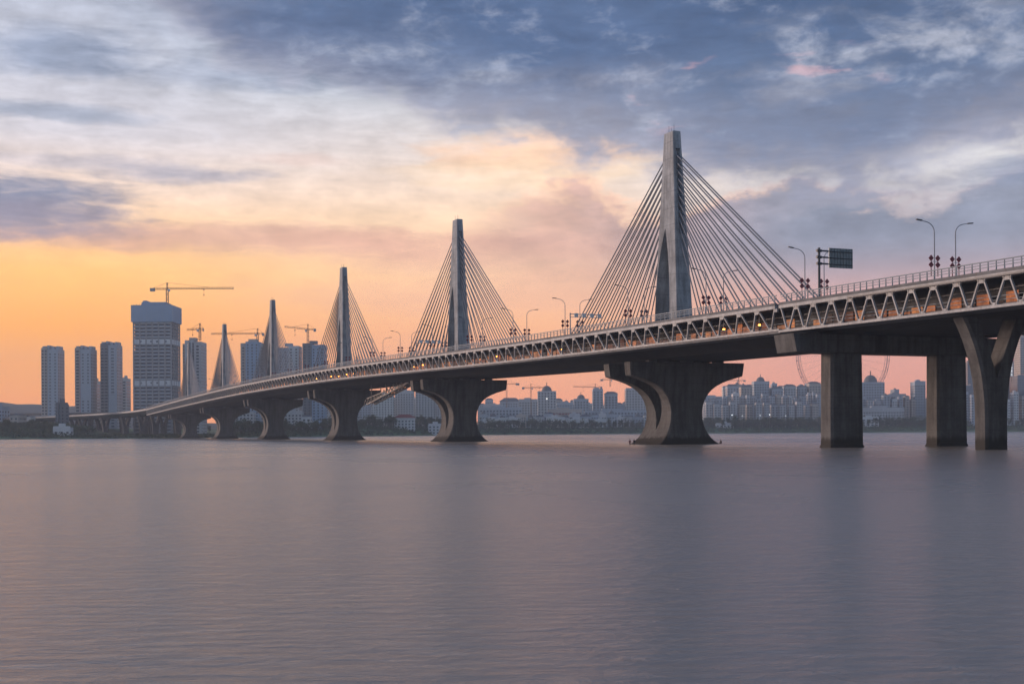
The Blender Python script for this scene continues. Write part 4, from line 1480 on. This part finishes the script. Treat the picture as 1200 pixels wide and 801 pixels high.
rnd = random.Random(4)
n = 0
segs = [(-30, 110, 46, 0.55, .95, 'on the bank below the apartment towers'), (110, 250, 26, .6, 1.0, 'around the low viaduct columns'), (265, 430, 54, .9, 1.5, 'on the bank behind the third and fourth piers'), (430, 540, 44, 1.0, 1.6, 'around the red-roofed villa'), (556, 770, 60, .8, 1.3, 'on the quay left of the great pier'), (826, 965, 62, .9, 1.7, 'below the hillside terrace'), (1000, 1210, 54, .9, 1.6, 'on the quay behind the portal columns')]
for x0, x1, cnt, s0_, s1_, where in segs:
    for i in range(cnt):
        px = x0 + (x1 - x0) * (i + rnd.uniform(0, 1)) / cnt
        D = 1000.0
        for it in range(12):
            D = .5 * D + .5 * (bank_y((px - 600) * D / F_PX) + 52)
        D += rnd.uniform(-8, 50)
        if 84 < px < 258:
            D += 330
        plant((px - 600) * D / F_PX, D, rnd.uniform(s0_, s1_), where)


def scrub():
    """shrubs and undergrowth covering the bank, one uncountable mass"""
    rnd = random.Random(17); c = MB()
    for i in range(5200):
        px = rnd.uniform(-60, 1260)
        D = 1000.0
        for it in range(8):
            D = .5 * D + .5 * (bank_y((px - 600) * D / F_PX) + 30)
        back = 600 if rnd.random() < .0 else 0
        Y = D + rnd.uniform(-18, 45) + back; X = (px - 600) * Y / F_PX
        z = ground_z(X, Y); hh = rnd.uniform(.8, 2.6) * (.5 if 84 < px < 262 else 1.4 if px < 540 else 1.0)
        r = rnd.uniform(1.0, 2.6)
        for q in range(7):
            p = Vector((X + rnd.uniform(-r, r), Y + rnd.uniform(-r, r), z + rnd.uniform(0, hh)))
            nrm = Vector((rnd.uniform(-1, 1), rnd.uniform(-1, 0.3), rnd.uniform(.1, 1))).normalized()
            x = nrm.orthogonal().normalized(); y = nrm.cross(x); s_ = rnd.uniform(.5, 1.1)
            c.quad(p - x * s_, p - y * s_, p + x * s_, p + y * s_)
    o = c.build('riverside_scrub', LEAF, kind='stuff', fix=False)
    tag(o, 'low green scrub covering the slope of the far bank', 'scrub')


scrub()


def far_wood():
    """trees among the houses behind the quay, reading as one mass"""
    rnd = random.Random(23); c = MB()
    for i in range(1500):
        px = rnd.choice((rnd.uniform(255, 545), rnd.uniform(556, 770), rnd.uniform(820, 965), rnd.uniform(820, 965), rnd.uniform(1000, 1090), rnd.uniform(-40, 110)))
        D = 1000.0
        for it in range(8):
            D = .5 * D + .5 * (bank_y((px - 600) * D / F_PX) + 100)
        Y = D + rnd.uniform(-10, 60); X = (px - 600) * Y / F_PX
        z = ground_z(X, Y); hh = rnd.uniform(4, 15 if px > 250 else 6); r = rnd.uniform(1.5, 3.6)
        for q in range(26):
            p = Vector((X + rnd.gauss(0, .6) * r, Y + rnd.gauss(0, .6) * r, z + hh * rnd.uniform(.1, 1)))
            nrm = Vector((rnd.uniform(-1, 1), rnd.uniform(-1, 0.4), rnd.uniform(0, 1))).normalized()
            x = nrm.orthogonal().normalized(); y = nrm.cross(x); s_ = rnd.uniform(.6, 1.3)
            c.quad(p - x * s_, p - y * s_ * .8, p + x * s_, p + y * s_ * .8)
    o = c.build('far_wood', LEAF, kind='stuff', fix=False)
    tag(o, 'dark mass of trees between the quay and the city blocks', 'trees')


far_wood()

# ---------------------------------------------------------------- haze over the river
hz = MB().box(-2600, 2600, -200, 3100, -2.6, 192).build('haze', WHITE)
hz.data.materials.clear()
hm = bpy.data.materials.new('haze_air'); hm.use_nodes = True
t = hm.node_tree; t.nodes.clear()
ho = t.nodes.new('ShaderNodeOutputMaterial'); hv = t.nodes.new('ShaderNodeVolumePrincipled')
hv.inputs['Color'].default_value = (0.72, 0.83, 1.0, 1)
hv.inputs['Density'].default_value = 0.00017
hv.inputs['Anisotropy'].default_value = 0.1
t.links.new(hv.outputs[0], ho.inputs['Volume'])
hz.data.materials.append(hm)
hz['kind'] = 'stuff'
tag(hz, 'thin blue evening haze over the whole river', 'haze')
